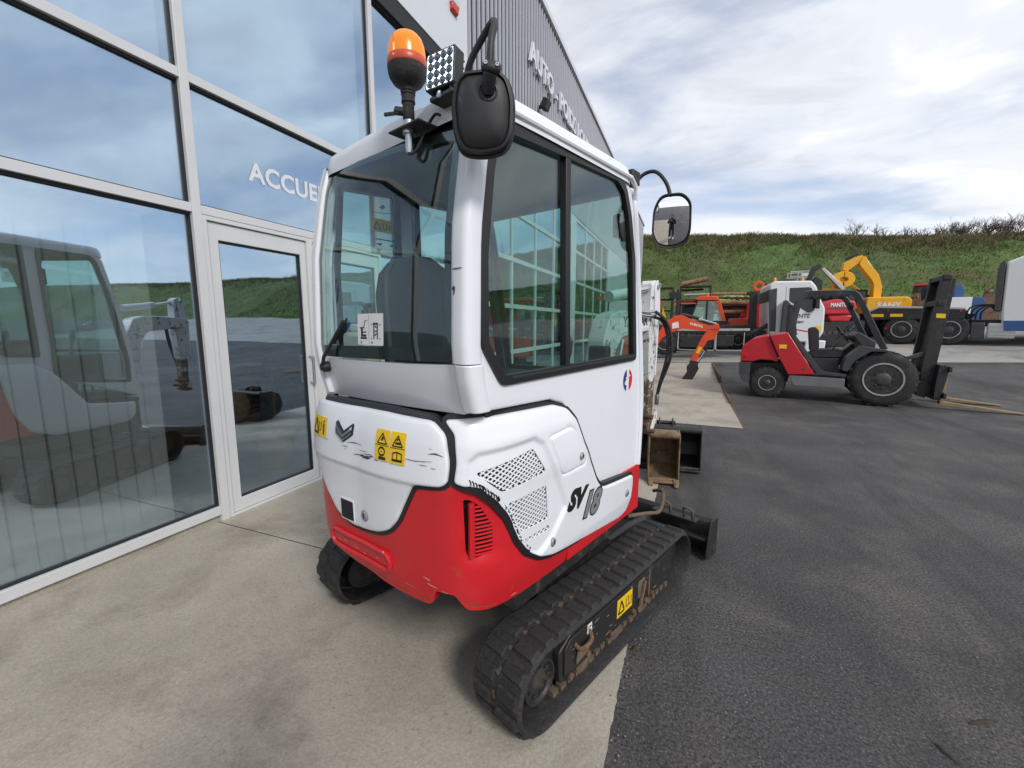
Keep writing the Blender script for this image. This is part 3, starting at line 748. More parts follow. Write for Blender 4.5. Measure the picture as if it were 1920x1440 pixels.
def sticker(name, s0, s1, z0, z1, fn, off, parts, base='sticker_yellow', parent=hood, rot=0.0):
    P = lambda pl: [(s0 + (s1 - s0) * a, z0 + (z1 - z0) * b_) for a, b_ in pl]
    st = panel(name, rrect(s0, s1, z0, z1, .003, 2), fn, base, parent=parent, off=off, step=.03, thick=.0008)
    for pl in parts: panel_mb(P(pl), fn, off=off + .0006, step=.03, thick=0).build('print', 'ink', st, smooth=0, pre=UP)
    return st
def line(a, b_, w=.03, asp=1.0):
    d = Vector((b_[0] - a[0], (b_[1] - a[1]) * asp)); n = Vector((-d.y, d.x)).normalized() * w
    return [(a[0] + n.x, a[1] + n.y / asp), (a[0] - n.x, a[1] - n.y / asp), (b_[0] - n.x, b_[1] - n.y / asp), (b_[0] + n.x, b_[1] + n.y / asp)]
def tri(cx, cy_, w, h, asp): return [line((cx - w, cy_ - h), (cx, cy_ + h), .035, asp), line((cx, cy_ + h), (cx + w, cy_ - h), .035, asp), line((cx - w, cy_ - h), (cx + w, cy_ - h), .035, asp)]
book = [line((.2, .13), (.2, .34), .03), line((.5, .13), (.5, .36), .03), line((.8, .13), (.8, .34), .03), line((.2, .34), (.5, .38), .025), line((.5, .38), (.8, .34), .025), line((.15, .12), (.85, .12), .04)]
gear = [line((.5 + .22 * math.cos(a), .3 + .13 * math.sin(a)), (.5 + .22 * math.cos(a + .5), .3 + .13 * math.sin(a + .5)), .035) for a in np.arange(0, 6.2, .5)] + [[(.45, .28), (.55, .28), (.55, .32), (.45, .32)]]
sticker('warning_sticker', .106, .181, 1.094, 1.208, tail, .0325, tri(.5, .73, .34, .17, 1.5) + [line((0, .5), (1, .5), .012)] + gear + [[(.42, .64), (.55, .66), (.62, .74), (.5, .80), (.44, .72)], line((.3, .08), (.8, .08), .05)])
sticker('warning_sticker', .187, .259, 1.092, 1.208, tail, .0325, tri(.5, .73, .34, .17, 1.5) + [line((0, .5), (1, .5), .012)] + book + [line((.35, .66), (.7, .66), .04), [(.42, .72), (.6, .78), (.62, .84), (.45, .80)]])
sticker('warning_sticker', -.385, -.245, 1.115, 1.200, tail, .032, tri(.28, .5, .2, .36, .6) + [line((.5, .3), (.5, .75), .02), line((.5, .3), (.66, .3), .02), line((.66, .3), (.66, .75), .02), [(.80, .15), (.88, .15), (.88, .7), (.80, .7)], [(.81, .76), (.87, .76), (.87, .86), (.81, .86)], line((.05, .12), (.5, .12), .02)])
sc_ = [([(-.088, 1.124), (-.04, 1.130), (.02, 1.129)], .0016), ([(.0, 1.106), (.056, 1.111)], .0012), ([(.26, 1.119), (.308, 1.117), (.374, 1.122)], .0016), ([(.356, 1.147), (.386, 1.150), (.416, 1.141)], .0028), ([(.32, 1.106), (.356, 1.105)], .0012), ([(.368, 1.1), (.388, 1.097)], .0012), ([(-.076, 1.106), (-.118, 1.108)], .0014), ([(-.28, 1.118), (-.22, 1.110)], .0012),
       ([(-.04, 1.084), (.0, 1.089), (.03, 1.087)], .0022), ([(.01, 1.092), (.05, 1.091), (.10, 1.100)], .0042), ([(.02, 1.084), (.06, 1.086), (.08, 1.090)], .003), ([(.03, 1.098), (.09, 1.104)], .002), ([(.10, 1.09), (.125, 1.088)], .0013), ([(.25, 1.108), (.262, 1.112)], .001), ([(-.10, 1.098), (-.09, 1.094)], .0014), ([(.36, 1.17), (.372, 1.162)], .0008)]
for pl, w in sc_:
    n = len(pl); P = smooth_path([Vector((a, b_, 0)) for a, b_ in pl], 7); up = []; dn = []
    for i, q in enumerate(P):
        e_ = w * (1 - abs(2 * i / (len(P) - 1) - 1) ** 2) * (.45 + .9 * abs(noise.noise((i * 2.3, w * 900, pl[0][0] * 30)))) + .0002
        up.append(tail(q.x, q.y + e_, .0315)); dn.append(tail(q.x, q.y - e_, .0315))
    m = MB(); L = len(up); m.v = up + dn; m.f = [(i, i + 1, L + i + 1, L + i) for i in range(L - 1)]; m.build('scratch', 'ink', hood, smooth=0, pre=UP)
# model lettering on the side cover
mat('scuff', (.50, .34, .24), .8, var=.3, vs=40); mat('rust_scuff', (.22, .10, .04), .8, var=.3, vs=40)
for s0, z0, L, w, mm, dz in ((.30, .655, .035, .005, 'scuff', -.01), (.315, .632, .05, .003, 'scuff', -.012), (.38, .612, .03, .0025, 'scuff', -.006), (.20, .60, .06, .0016, 'scuff', -.01), (.27, .560, .05, .006, 'rust_scuff', -.010), (.475, .572, .05, .004, 'rust_scuff', -.014), (.02, .575, .09, .003, 'rust_scuff', -.008), (.13, .565, .08, .0025, 'rust_scuff', -.006), (.50, .548, .06, .004, 'rust_scuff', -.012), (.56, .530, .07, .004, 'rust_scuff', -.004), (.70, .525, .04, .003, 'scuff', .0), (-.18, .672, .03, .004, 'scuff', -.004), (-.10, .665, .035, .003, 'scuff', -.006), (-.04, .655, .02, .004, 'scuff', -.004), (-.22, .66, .015, .005, 'scuff', .0), (.05, .668, .02, .0025, 'scuff', -.003)):
    m = MB(); n = 12
    for sg in (1, -1):
        for i in range(n): t = i / (n - 1); e_ = w * (1 - (2 * t - 1) ** 2) * (.4 + 1.1 * abs(noise.noise((i * 1.7, s0 * 50, z0 * 70 + sg)))) + .0003; m.v.append(tail(s0 + L * t, z0 + dz * t + sg * e_, .0175 if -.29 < s0 < .12 and z0 > .62 else .0052))
    m.f = [(i, i + 1, n + i + 1, n + i) for i in range(n - 1)]; m.build('scuff', mm, cw, smooth=0, pre=UP)
P, F = text_tris('SV', .122, shear=.35, bold=.009, sx=1.0); flat(P, F, tail, .0235, -.10, (1.032, .782)).build('lettering', 'ink', side, smooth=0, pre=UP)
P, F = text_tris('18', .160, shear=.30, bold=.015, sx=.95); flat(P, F, tail, .0236, -.10, (1.160, .704)).build('lettering', 'ink', side, smooth=0, pre=UP)
P, F = text_tris('18', .160, shear=.30, bold=.007, sx=.95); flat(P, F, tail, .0241, -.10, (1.160, .704)).build('lettering', 'gun_grey', side, smooth=0, pre=UP)
# tail lamp, base frame, cab plinth
mat('lamp_red', (.5, .01, .02), .25); MB().lathe([(.03, 0), (.03, .012), (.02, .02)], tail(-.60, .93, .005), (-.6, -.8, 0), 14).build('tail_lamp', 'lamp_red', exc, pre=UP)
ub('base_frame', 'red_paint', .20, .512, -.30, .475, .505, .782); ub('base_frame', 'black_steel', -.50, .199, -.30, .475, .505, .782); ub('cab_plinth', 'black_trim', -.47, .475, -.80, .40, 1.0, 1.292)
ub('slew_skirt', 'black_steel', -.46, .46, -.62, .52, .40, .504)

# ------------------------------------------------------------------ cab
WALL = [(-.848, 1.296), (-.69, 1.292), (-.44, 1.286), (-.345, 1.256), (-.290, 1.196), (-.232, 1.072), (-.135, .905), (-.065, .812), (-.01, .788), (.2, .774), (.455, .757), (.468, 1.13), (.43, 1.42), (.365, 1.76), (.31, 2.05), (.26, 2.25), (.17, 2.335), (-.3, 2.345), (-.795, 2.315), (-.835, 2.2), (-.878, 1.9), (-.893, 1.5), (-.878, 1.40)]
WIN = rpoly([(-.79, 2.268), (-.369, 2.290), (.085, 2.308), (.175, 2.262), (.235, 2.15), (.300, 1.93), (.362, 1.402), (-.758, 1.379), (-.862, 1.526), (-.862, 1.826), (-.828, 2.1)], .03)
cabR = panel('cab_wall', WALL, rwall, 'white_paint', holes=[WIN], r=.012, step=.05, thick=.03)
WALLL = [(-.85, 1.27), (.46, .80), (.468, 1.13), (.43, 1.42), (.365, 1.76), (.31, 2.05), (.26, 2.25), (.17, 2.335), (-.3, 2.345), (-.795, 2.315), (-.835, 2.2), (-.878, 1.9), (-.893, 1.5), (-.878, 1.40)]
WL1 = rpoly([(-.80, 2.26), (-.46, 2.285), (-.44, 1.30), (-.70, 1.32), (-.84, 1.5), (-.84, 1.85)], .03); WL2 = rpoly([(-.36, 2.285), (.08, 2.30), (.18, 2.25), (.28, 1.93), (.40, 1.2), (.40, .95), (-.34, 1.05)], .04)
cabL = panel('cab_wall', WALLL, lwall, 'white_paint', holes=[WL1, WL2], r=.012, step=.06, thick=.03)
wf = MB().ring(WIN, inset(WIN, .036), .484, .516, 'x').build('window_frame', 'black_trim', exc, bevel=.003, pre=UP)
WI = inset(WIN, .030)
def clipx(poly, x0, x1):
    out = []
    for keep, x in ((lambda a: a >= x0, x0), (lambda a: a <= x1, x1)):
        out = []
        for i in range(len(poly)):
            a, b_ = poly[i - 1], poly[i]
            if keep(a[0]) != keep(b_[0]): t = (x - a[0]) / (b_[0] - a[0]); out.append((x, a[1] + t * (b_[1] - a[1])))
            if keep(b_[0]): out.append(b_)
        poly = out
    return out
MB().prism(clipx(WI, -.9, -.322), .489, .493, 'x').build('window_pane', 'cab_glass', exc, pre=UP); MB().prism(clipx(WI, -.338, .5), .499, .503, 'x').build('window_pane', 'cab_glass', exc, pre=UP)
MB().prism([(-.348, 1.405), (-.312, 1.405), (-.335, 2.30), (-.371, 2.30)], .484, .515, 'x').build('window_bar', 'black_trim', exc, bevel=.003, pre=UP)
MB().prism([(-.70, 1.395), (.345, 1.418), (.345, 1.430), (-.70, 1.409)], .486, .519, 'x').build('window_runner', 'black_plastic', exc, bevel=.003, pre=UP)
MB().prism(inset(WL1, -.004), -.500, -.496, 'x').build('window_pane', 'cab_glass', exc, pre=UP); MB().prism(inset(WL2, -.004), -.500, -.496, 'x').build('window_pane', 'cab_glass', exc, pre=UP)
MB().ring(WL1, inset(WL1, .03), -.515, -.47, 'x').build('window_frame', 'black_trim', exc, pre=UP); MB().ring(WL2, inset(WL2, .03), -.515, -.47, 'x').build('window_frame', 'black_trim', exc, pre=UP)
# rear: lower panel, corner posts, glass with black border
panel('rear_panel', [(-.487, 1.262), (.442, 1.285), (.44, 1.462), (.2, 1.452), (-.49, 1.440)], rear, 'white_paint', off=0, step=.03, thick=.03)
def post(x0, x1, z0, z1, dx=0):
    m = MB(); zs = np.linspace(z0, z1, 14); pl = rrect(x0, x1, -.055, .03, .028, 4)
    for z in zs: m.v += [(a + dx * (z - z0), rearY(z) + .028 + b_, z) for a, b_ in pl]
    n = len(pl)
    for j in range(len(zs) - 1): m.f += [(j * n + i, j * n + (i + 1) % n, (j + 1) * n + (i + 1) % n, (j + 1) * n + i) for i in range(n)]
    m.f += [tuple(range(n))[::-1], tuple((len(zs) - 1) * n + i for i in range(n))]; return m
post(.436, .522, 1.468, 2.31, -.01).build('corner_post', 'white_paint', exc, pre=UP); post(.440, .528, 1.30, 1.464).build('corner_post_foot', 'white_paint', exc, bevel=.004, pre=UP)
post(-.515, -.487, 1.27, 2.31).build('corner_post', 'white_paint', exc, pre=UP)
RW = rpoly([(-.488, 1.448), (.434, 1.470), (.431, 1.89), (.428, 2.235), (.10, 2.262), (-.488, 2.290)], .03); RWi = [(-.462, 1.502), (.398, 1.520), (.396, 1.89), (.394, 2.20), (.10, 2.235), (-.462, 2.262)]
rgl = panel('rear_window', RW, rear, 'cab_glass', off=.004, step=.06, thick=.0)
panel('window_border', RW, rear, 'black_trim', off=.001, step=.04, thick=0, holes=[RWi], parent=rgl)
# roof
ROOF = rpoly([(-.518, -.845), (.518, -.845), (.524, -.5), (.52, .22), (.40, .36), (-.40, .36), (-.52, .22), (-.524, -.5)], .07)
panel('roof', ROOF, lambda x, y, o: (x, y, 2.300 + .012 * (y + .8) + o), 'white_paint', off=.070, r=.055, step=.06, thick=.095, rel=lambda x, y: .018 * (1 - (x / .52) ** 2))
panel('headliner', inset(ROOF, .03), lambda x, y, o: (x, y, 2.272 + .012 * (y + .8) + o), 'black_plastic', off=0, step=.2, thick=.003)
MB().tube([(.523, y, 2.302 + .012 * (y + .8)) for y in (-.80, -.5, 0, .2)] + [(.521, .255, 2.285), (.512, .285, 2.22), (.508, .30, 2.14)], .011, 8).build('gutter', 'white_paint', exc, pre=UP)
MB().tube([(.40, .36, 2.31), (.49, .30, 2.27), (.508, .285, 2.18), (.506, .33, 1.98), (.505, .40, 1.6), (.505, .455, 1.25), (.505, .465, 1.0), (.505, .455, .78)], .016, 8, 4).build('front_post', 'white_paint', exc, pre=UP)
# windscreen
FS = [(.455, .80), (.462, 1.13), (.425, 1.42), (.36, 1.76), (.305, 2.05), (.255, 2.25), (.22, 2.30)]
m = MB()
for y, z in FS: m.v += [(-.46, y, z), (.47, y, z), (.47, y - .005, z), (-.46, y - .005, z)]
for i in range(len(FS) - 1):
    o = 4 * i; m.f += [(o, o + 1, o + 5, o + 4), (o + 2, o + 3, o + 7, o + 6)]
m.build('windscreen', 'cab_glass', exc, pre=UP)
for x in (-.47, .475): MB().tube([(x, y - .012, z) for y, z in FS], .019, 8, 3).build('windscreen_post', 'black_trim', exc, pre=UP)
for z, y in ((1.30, .44), (2.27, .235)): ub('windscreen_bar', 'black_trim', -.46, .46, y - .02, y + .016, z - .018, z + .018)
# left-hand label sheet on the door glass and drawing sheet on the rear glass
def lin(y, z, off=0.0): return (-.4935 + off, y, z)
lab = panel('label_sheet', rrect(-.625, -.452, 1.955, 2.255, .006, 2), lin, 'label_film', off=.0, step=.1, thick=.0)
sticker('warning_label', -.615, -.500, 2.07, 2.135, lin, .001, tri(.25, .5, .17, .3, .6) + [line((.55, .3), (.55, .7), .02), line((.75, .3), (.75, .72), .02), line((.92, .3), (.92, .7), .02), line((.53, .28), (.94, .28), .03)], parent=lab)
for pl in ([(-.615, 2.16), (-.455, 2.175), (-.455, 2.178), (-.615, 2.163)], [(-.60, 2.20), (-.57, 2.19), (-.55, 2.21), (-.53, 2.20), (-.55, 2.185)], [(-.60, 2.03), (-.48, 2.03), (-.48, 2.036), (-.60, 2.036)], [(-.60, 2.01), (-.57, 2.0), (-.56, 2.015)], [(-.52, 2.01), (-.50, 2.0), (-.49, 2.015)]):
    panel_mb(pl, lin, off=.001, step=.05, thick=0).build('print', 'ink', lab, smooth=0, pre=UP)
sticker('transport_sheet', -.122, .062, 1.515, 1.640, rear, .0055, [line((.47, .05), (.47, .95), .004), line((.18, .30), (.18, .55), .04), line((.10, .55), (.28, .55), .02), line((.14, .3), (.36, .3), .035), line((.12, .22), (.38, .22), .03), line((.26, .55), (.30, .75), .015), line((.30, .75), (.38, .80), .015), line((.2, .4), (.36, .42), .02),
    line((.62, .68), (.82, .68), .03), line((.66, .2), (.66, .68), .02), line((.79, .2), (.79, .68), .02), line((.66, .45), (.79, .45), .02), line((.69, .3), (.76, .38), .02), line((.69, .62), (.76, .55), .02), line((.55, .66), (.60, .63), .012), line((.86, .63), (.91, .66), .012), line((.55, .2), (.60, .23), .012), line((.86, .23), (.91, .2), .012),
    line((.12, .08), (.17, .08), .03), line((.56, .08), (.61, .08), .03)], base='paper', parent=rgl)
# wiper, tricolour sticker
wp = MB().tube([(-.452, rearY(1.405) - .035, 1.405), (-.40, rearY(1.45) - .045, 1.45), (-.222, rearY(1.61) - .034, 1.61)], .0085, 8).build('wiper', 'black_plastic', exc, pre=UP)
MB().lathe([(.026, 0), (.026, .02), (.018, .036), (.006, .04)], (-.455, rearY(1.40) - .004, 1.40), (0, -1, 0), 14).build('wiper_pivot', 'black_plastic', wp, pre=UP)
MB().tube([(-.33, rearY(1.51) - .02, 1.51), (-.215, rearY(1.62) - .022, 1.622)], .005, 6).build('wiper_blade', 'rubber', wp, pre=UP)
mat('blue_print', (.02, .04, .22), .4); mat('red_print', (.6, .02, .03), .4)
cir = lambda a0, a1, r, n=14: [(.28 + r * math.cos(R(a0 + (a1 - a0) * k / n)), 1.297 + r * 1.1 * math.sin(R(a0 + (a1 - a0) * k / n))) for k in range(n + 1)]
rs = panel('round_sticker', cir(0, 346, .062, 24), rwall, 'paper', off=.0008, step=.1, thick=.0006)
panel('print', cir(105, 255, .055), rwall, 'blue_print', off=.0016, step=.1, thick=0, parent=rs); panel('print', cir(-75, 75, .055), rwall, 'red_print', off=.0016, step=.1, thick=0, parent=rs)
P, F = text_tris('RM', .05, bold=.003); flat(P, F, rwall, .0024, R(65), (.275, 1.262)).build('print', 'paper', rs, smooth=0, pre=UP)
for y, z, w, h in ((-.83, 1.72, .0, 0),):
    pass
# dents and marks on the corner post
for pl in ([(.455, 1.712), (.463, 1.722), (.470, 1.716), (.468, 1.698), (.460, 1.688), (.463, 1.705)], [(.458, 1.772), (.50, 1.774), (.50, 1.777), (.458, 1.776)]):
    m = MB(); m.v = [(x, rearY(z) - .0285, z) for x, z in pl]; m.f = [tuple(range(len(pl)))]; m.build('scratch', 'ink', exc, smooth=0, pre=UP)

# cab interior
mat('seat_fabric', (.045, .047, .052), .85, var=.15, vs=20, bump=.2, bs=300); mat('seat_pipe', (.09, .09, .095), .8); mat('interior', (.05, .05, .05), .7)
st = MB()
for k, (z, w, y, d) in enumerate(((1.26, .20, -.66, .05), (1.42, .225, -.685, .06), (1.58, .24, -.70, .065), (1.73, .235, -.715, .06), (1.82, .20, -.725, .05), (1.868, .13, -.73, .032), (1.882, .06, -.732, .012))):
    st.v += [(-.04 + a, y + b_, z) for a, b_ in rrect(-w, w, -d, d, min(d * .9, .05), 4)]
n = len(rrect(-1, 1, -1, 1, .1, 4))
for j in range(6): st.f += [(j * n + i, j * n + (i + 1) % n, (j + 1) * n + (i + 1) % n, (j + 1) * n + i) for i in range(n)]
st.f += [tuple(range(n))[::-1], tuple(6 * n + i for i in range(n))]
sb = st.build('seat_back', 'seat_fabric', exc, pre=UP)
MB().tube([(-.16, -.752, 1.28), (-.155, -.765, 1.6), (-.14, -.778, 1.80), (-.10, -.765, 1.872)], .012, 6, 4).build('seat_piping', 'seat_pipe', sb, pre=UP)
MB().prism(rrect(-.28, .20, -.64, -.14, .08), 1.16, 1.29, 'z').build('seat_cushion', 'seat_fabric', exc, bevel=.03, seg=3, pre=UP); ub('seat_base', 'interior', -.25, .17, -.62, -.2, .86, 1.159)
ub('cab_floor', 'interior', -.47, .48, -.80, .44, .80, .855)
for s_, nm in ((1, 1), (-1, 1)):
    cx = .33 if s_ > 0 else -.40
    ub('arm_console', 'interior', cx - .07, cx + .07, -.55, -.02, 1.02, 1.30, bevel=.03)
    MB().tube([(cx, -.08, 1.30), (cx, -.07, 1.37), (cx, -.06, 1.43)], .014, 8).build('joystick_rod', 'black_trim', exc, pre=UP)
    MB().loft([((cx, -.06, 1.42), .018), ((cx, -.055, 1.46), .026), ((cx, -.045, 1.52), .024), ((cx, -.04, 1.54), .01)], 10).build('joystick_grip', 'black_plastic', exc, pre=UP)
for x in (-.16, -.06, .02, .12): MB().tube([(x, .28, .86), (x, .30, 1.08), (x, .24, 1.22)], .012, 6).build('travel_lever', 'black_trim', exc, pre=UP)
ub('monitor', 'black_plastic', .30, .42, .20, .25, 1.36, 1.48, bevel=.012); ub('rear_shelf', 'interior', -.46, .43, -.86, -.74, 1.29, 1.33)
mat('bottle_plastic', (.55, .58, .52), .5); bt = ub('washer_tank', 'bottle_plastic', -.45, -.24, -.835, -.75, 1.331, 1.56, bevel=.02); ub('tank_cap', 'bottle_plastic', -.40, -.32, -.82, -.765, 1.561, 1.60, parent=bt, bevel=.01)
ub('cab_speaker', 'black_plastic', .20, .38, -.80, -.72, 2.16, 2.26, bevel=.02)
panel('side_cover', rpoly([(-.70, 1.0), (-.75, .80), (-.86, .63), (-1.05, .55), (-1.80, .52), (-1.88, .58), (-1.88, .74), (-1.55, .77), (-1.35, .80), (-1.22, .98), (-1.08, 1.16), (-.95, 1.25), (-.68, 1.25)], .03), tail, 'white_paint', off=.02, r=.016, step=.05, thick=.02)

# ------------------------------------------------------------------ roof equipment
mat('amber', (.90, .27, .006), .22, trans=.25, emit=((1, .32, .0), .16)); mat('amber_low', (.55, .075, .02), .35)
br = ub('beacon_bracket', 'black_steel', .13, .30, -.93, -.846, 2.2670, 2.2730, bevel=.001)
bx_, by_ = .205, -.895
bc = MB().lathe([(.012, 2.1950), (.015, 2.2150), (.015, 2.2550), (.024, 2.2560), (.024, 2.2670), (.018, 2.2730), (.018, 2.3000)], (bx_, by_, 0), n=16).build('beacon_stud', 'steel', exc, pre=UP)
MB().lathe([(.017, 2.3010), (.020, 2.3050), (.020, 2.3550), (.024, 2.3570), (.022, 2.3820), (.025, 2.3836), (.023, 2.3900), (.026, 2.3932), (.026, 2.4060), (.05, 2.4180), (.062, 2.4364), (.066, 2.4540), (.067, 2.4660), (.062, 2.4684)], (bx_, by_, 0), n=28).build('beacon_base', 'rubber', exc, pre=UP)
MB().lathe([(.066, 2.4668), (.0675, 2.4700), (.066, 2.4924), (.0645, 2.4940), (.06, 2.4940)], (bx_, by_, 0), n=28).build('beacon_collar', 'amber_low', exc, pre=UP)
MB().lathe([(.0645, 2.4932), (.063, 2.5140), (.060, 2.5340), (.053, 2.5540), (.040, 2.5684), (.022, 2.5756), (.002, 2.5780)], (bx_, by_, 0), n=28).build('beacon_dome', 'amber', exc, pre=UP)
MB().lathe([(.022, 2.4780), (.022, 2.5340), (.008, 2.5420)], (bx_, by_, 0), n=14).build('beacon_bulb', 'steel', exc, pre=UP)
kn = MB().lathe([(.014, 0), (.014, .03), (.008, .034)], (bx_ - .012, by_ - .01, 2.3300), (-.7, -.7, .1), 10).build('beacon_clamp', 'black_plastic', exc, pre=UP)
MB().obox((bx_ - .045, by_ - .04, 2.3230), (.055, .008, .012), (0, 0, R(25))).build('clamp_wing', 'black_plastic', kn, bevel=.002, pre=UP)
MB().tube([(bx_, by_, 2.2000), (bx_ + .01, by_ - .01, 2.1870), (bx_ + .035, by_, 2.1950), (bx_ + .06, by_ + .02, 2.2550), (bx_ + .10, by_ + .03, 2.3000), (.33, -.86, 2.2950)], .005, 6, 5).build('beacon_cable', 'rubber', exc, pre=UP)
# LED work lamp with sixteen lenses
LM = Matrix.Translation((.385, -.905, 2.402)) @ Matrix.Rotation(R(8), 4, 'Z') @ Matrix.Rotation(R(-6), 4, 'X')
wlamp = MB().prism(rrect(-.060, .060, -.058, .058, .008), 0, .045, 'y').build('work_lamp', 'black_plastic', exc, bevel=.003, pre=UP @ LM)
mat('led_glass', (.22, .23, .25), .15, .5)
MB().prism(rrect(-.054, .054, -.052, .052, .004), -.0008, .004, 'y').build('lamp_glass', 'led_glass', wlamp, pre=UP @ LM)
lm = MB().lathe([(.0118, 0), (.0115, .002), (.009, .0035), (.006, .0015), (.0045, .001), (.0035, .004), (.0005, .005)], (0, 0, 0), (0, -1, 0), 14).mesh('led_lens', mat('led_cup', (.20, .21, .23), .4, .6))
for i in range(4):
    for j in range(4): share('led_lens', lm, wlamp, UP @ LM @ Matrix.Translation((-.039 + i * .026, -.0012, -.039 + j * .026)))
for i in range(5): MB().box(-.05, .05, .046, .060, -.05 + i * .022, -.045 + i * .022).build('cooling_fin', 'black_plastic', wlamp, pre=UP @ LM)
ub('lamp_bracket', 'black_steel', .33, .44, -.905, -.80, 2.318, 2.332, parent=wlamp, bevel=.003)
for x in (.345, .425): MB().box(x - .003, x + .003, -.90, -.87, 2.333, 2.36).build('bracket_ear', 'black_steel', wlamp, pre=UP)
MB().lathe([(.011, 0), (.011, .006), (.006, .008)], (.43, -.885, 2.350), (1, 0, 0), 6).build('bracket_bolt', 'steel', wlamp, pre=UP); MB().lathe([(.011, 0), (.011, .006), (.006, .008)], (.385, -.907, 2.325), (0, -1, 0), 6).build('bracket_bolt', 'steel', wlamp, pre=UP)
# rear-view mirrors
def frame_at(c, n, roll=0.0):
    n = Vector(n).normalized(); r_ = Vector((0, 0, 1)).cross(n).normalized(); u = n.cross(r_)
    M = Matrix((r_.to_4d(), u.to_4d(), n.to_4d(), (0, 0, 0, 1))).transposed(); M[0][3], M[1][3], M[2][3] = c; M[3] = (0, 0, 0, 1)
    for i in range(3): M[i][0], M[i][1], M[i][2] = r_[i], u[i], n[i]
    return M @ Matrix.Rotation(roll, 4, 'Z')
RM = frame_at((.630, -.965, 2.180), (.80, -1.0, -.12), R(2)) @ Matrix.Scale(.80, 4)
shell = [(-.060, .125), (.045, .13), (.085, .105), (.104, .04), (.096, -.07), (.070, -.118), (.0, -.132), (-.078, -.120), (-.100, -.06), (-.102, .04), (-.085, .10)]
shell = rpoly(shell, .04, 4)
m = MB(); LV = [(1.0, -.045), (1.03, -.03), (1.03, -.004), (.99, .010), (.93, .012), (.90, .004), (.86, .010), (.55, .024), (.15, .028)]
for q, z in LV: m.v += [(a * q, b_ * q - .006 * (1 - q), z) for a, b_ in shell]
n = len(shell)
for j in range(len(LV) - 1): m.f += [(j * n + i, j * n + (i + 1) % n, (j + 1) * n + (i + 1) % n, (j + 1) * n + i) for i in range(n)]
m.f += [tuple((len(LV) - 1) * n + i for i in range(n)), tuple(range(n))[::-1]]
rmir = m.build('rear_mirror', 'black_plastic', exc, pre=UP @ RM)
mat('mirror', (.92, .92, .93), .015, 1.0)
m = MB(); m.v = [(a * .95, b_ * .95, -.0455) for a, b_ in shell]; m.f = [tuple(range(n))[::-1]]; m.build('mirror_glass', 'mirror', rmir, pre=UP @ RM)
MB().tube([p for p in [(a * 1.035, b_ * 1.035 - .004, -.02) for a, b_ in shell + shell[:1]]], .007, 6).build('mirror_edge', 'rubber', rmir, pre=UP @ RM)
MB().lathe([(.033, .005), (.033, .0275), (.029, .029), (.026, .018), (.004, .017)], (.022, .055, 0), n=24).build('mirror_socket', 'black_trim', rmir, pre=UP @ RM)
hd = MB().tube([(.022, .055, .02), (.026, .075, .04), (.034, .098, .052)], .023, 14).build('mirror_knuckle', 'black_plastic', rmir, pre=UP @ RM)
MB().obox((.038, .112, .052), (.066, .044, .034), (R(-30), 0, R(-12))).build('mirror_clamp', 'black_plastic', rmir, bevel=.014, seg=3, pre=UP @ RM)
for dx in (-.019, .019): MB().lathe([(.0065, 0), (.0065, .004), (.0035, .004), (.003, .001)], (.040 + dx, .116 - dx * .2, .0695), (0, .2, 1), 10).build('clamp_screw', 'steel', rmir, pre=UP @ RM)
MB().tube([(.034, .13, .040), (.040, .20, .030), (.052, .262, -.005), (.042, .285, -.04), (.005, .258, -.075), (-.045, .20, -.105), (-.075, .12, -.13), (-.085, .06, -.15)], .0125, 10, 5).build('mirror_arm', 'black_plastic', rmir, pre=UP @ RM)
MB().tube([(-.076, .14, -.13), (-.085, .05, -.15), (-.09, -.02, -.16)], .021, 12).build('mirror_mount', 'black_plastic', rmir, pre=UP @ RM)
# round-cornered convex mirror at the front right post
_m = Vector((.617, .50, 2.150)); FM = frame_at(_m, Vector((1.519 - .02, -1.893 - .02, 1.52)) - _m, R(-3))
ol = rpoly([(-.062, .128), (.045, .135), (.092, .09), (.104, -.05), (.092, -.115), (.02, -.145), (-.062, -.135), (-.092, -.07), (-.094, .06)], .05, 5)
fm_ = MB()
for q, z in ((.9, -.05), (1.0, -.03), (1.03, -.004), (1.0, .004), (.93, .0)): fm_.v += [(a * q, b_ * q, z) for a, b_ in ol]
n = len(ol)
for j in range(4): fm_.f += [(j * n + i, j * n + (i + 1) % n, (j + 1) * n + (i + 1) % n, (j + 1) * n + i) for i in range(n)]
fm_.f += [tuple(range(n))[::-1]]
fmir = fm_.build('front_mirror', 'black_plastic', exc, pre=UP @ FM)
RC = .57
def sphere_cap(a, b_, o): return (a, b_, math.sqrt(RC * RC - a * a - b_ * b_) - RC + .004 + o)
g = panel_mb([(a * .955, b_ * .955) for a, b_ in ol], sphere_cap, step=.012, thick=0); g.build('mirror_glass', 'mirror', fmir, smooth=80, pre=UP @ FM)
MB().tube([(.418, .40, 2.20), (.42, .44, 2.32), (.432, .47, 2.385), (.47, .49, 2.42), (.525, .495, 2.415), (.575, .50, 2.36), (.603, .50, 2.29), (.606, .505, 2.20)], .010, 10, 6).build('mirror_arm', 'black_plastic', fmir, pre=UP)
MB().prism(rrect(.390, .445, .365, .415, .012), 2.05, 2.21, 'z').build('mirror_mount', 'black_plastic', fmir, bevel=.006, pre=UP)
ub('mirror_plate', 'black_trim', .36, .40, .33, .41, 2.07, 2.19, parent=fmir)
fw_ = ub('front_work_lamp', 'black_plastic', .40, .47, .33, .42, 2.335, 2.405, bevel=.006); MB().box(.405, .465, .4205, .424, 2.34, 2.40).build('lamp_glass', 'led_glass', fw_, pre=UP)

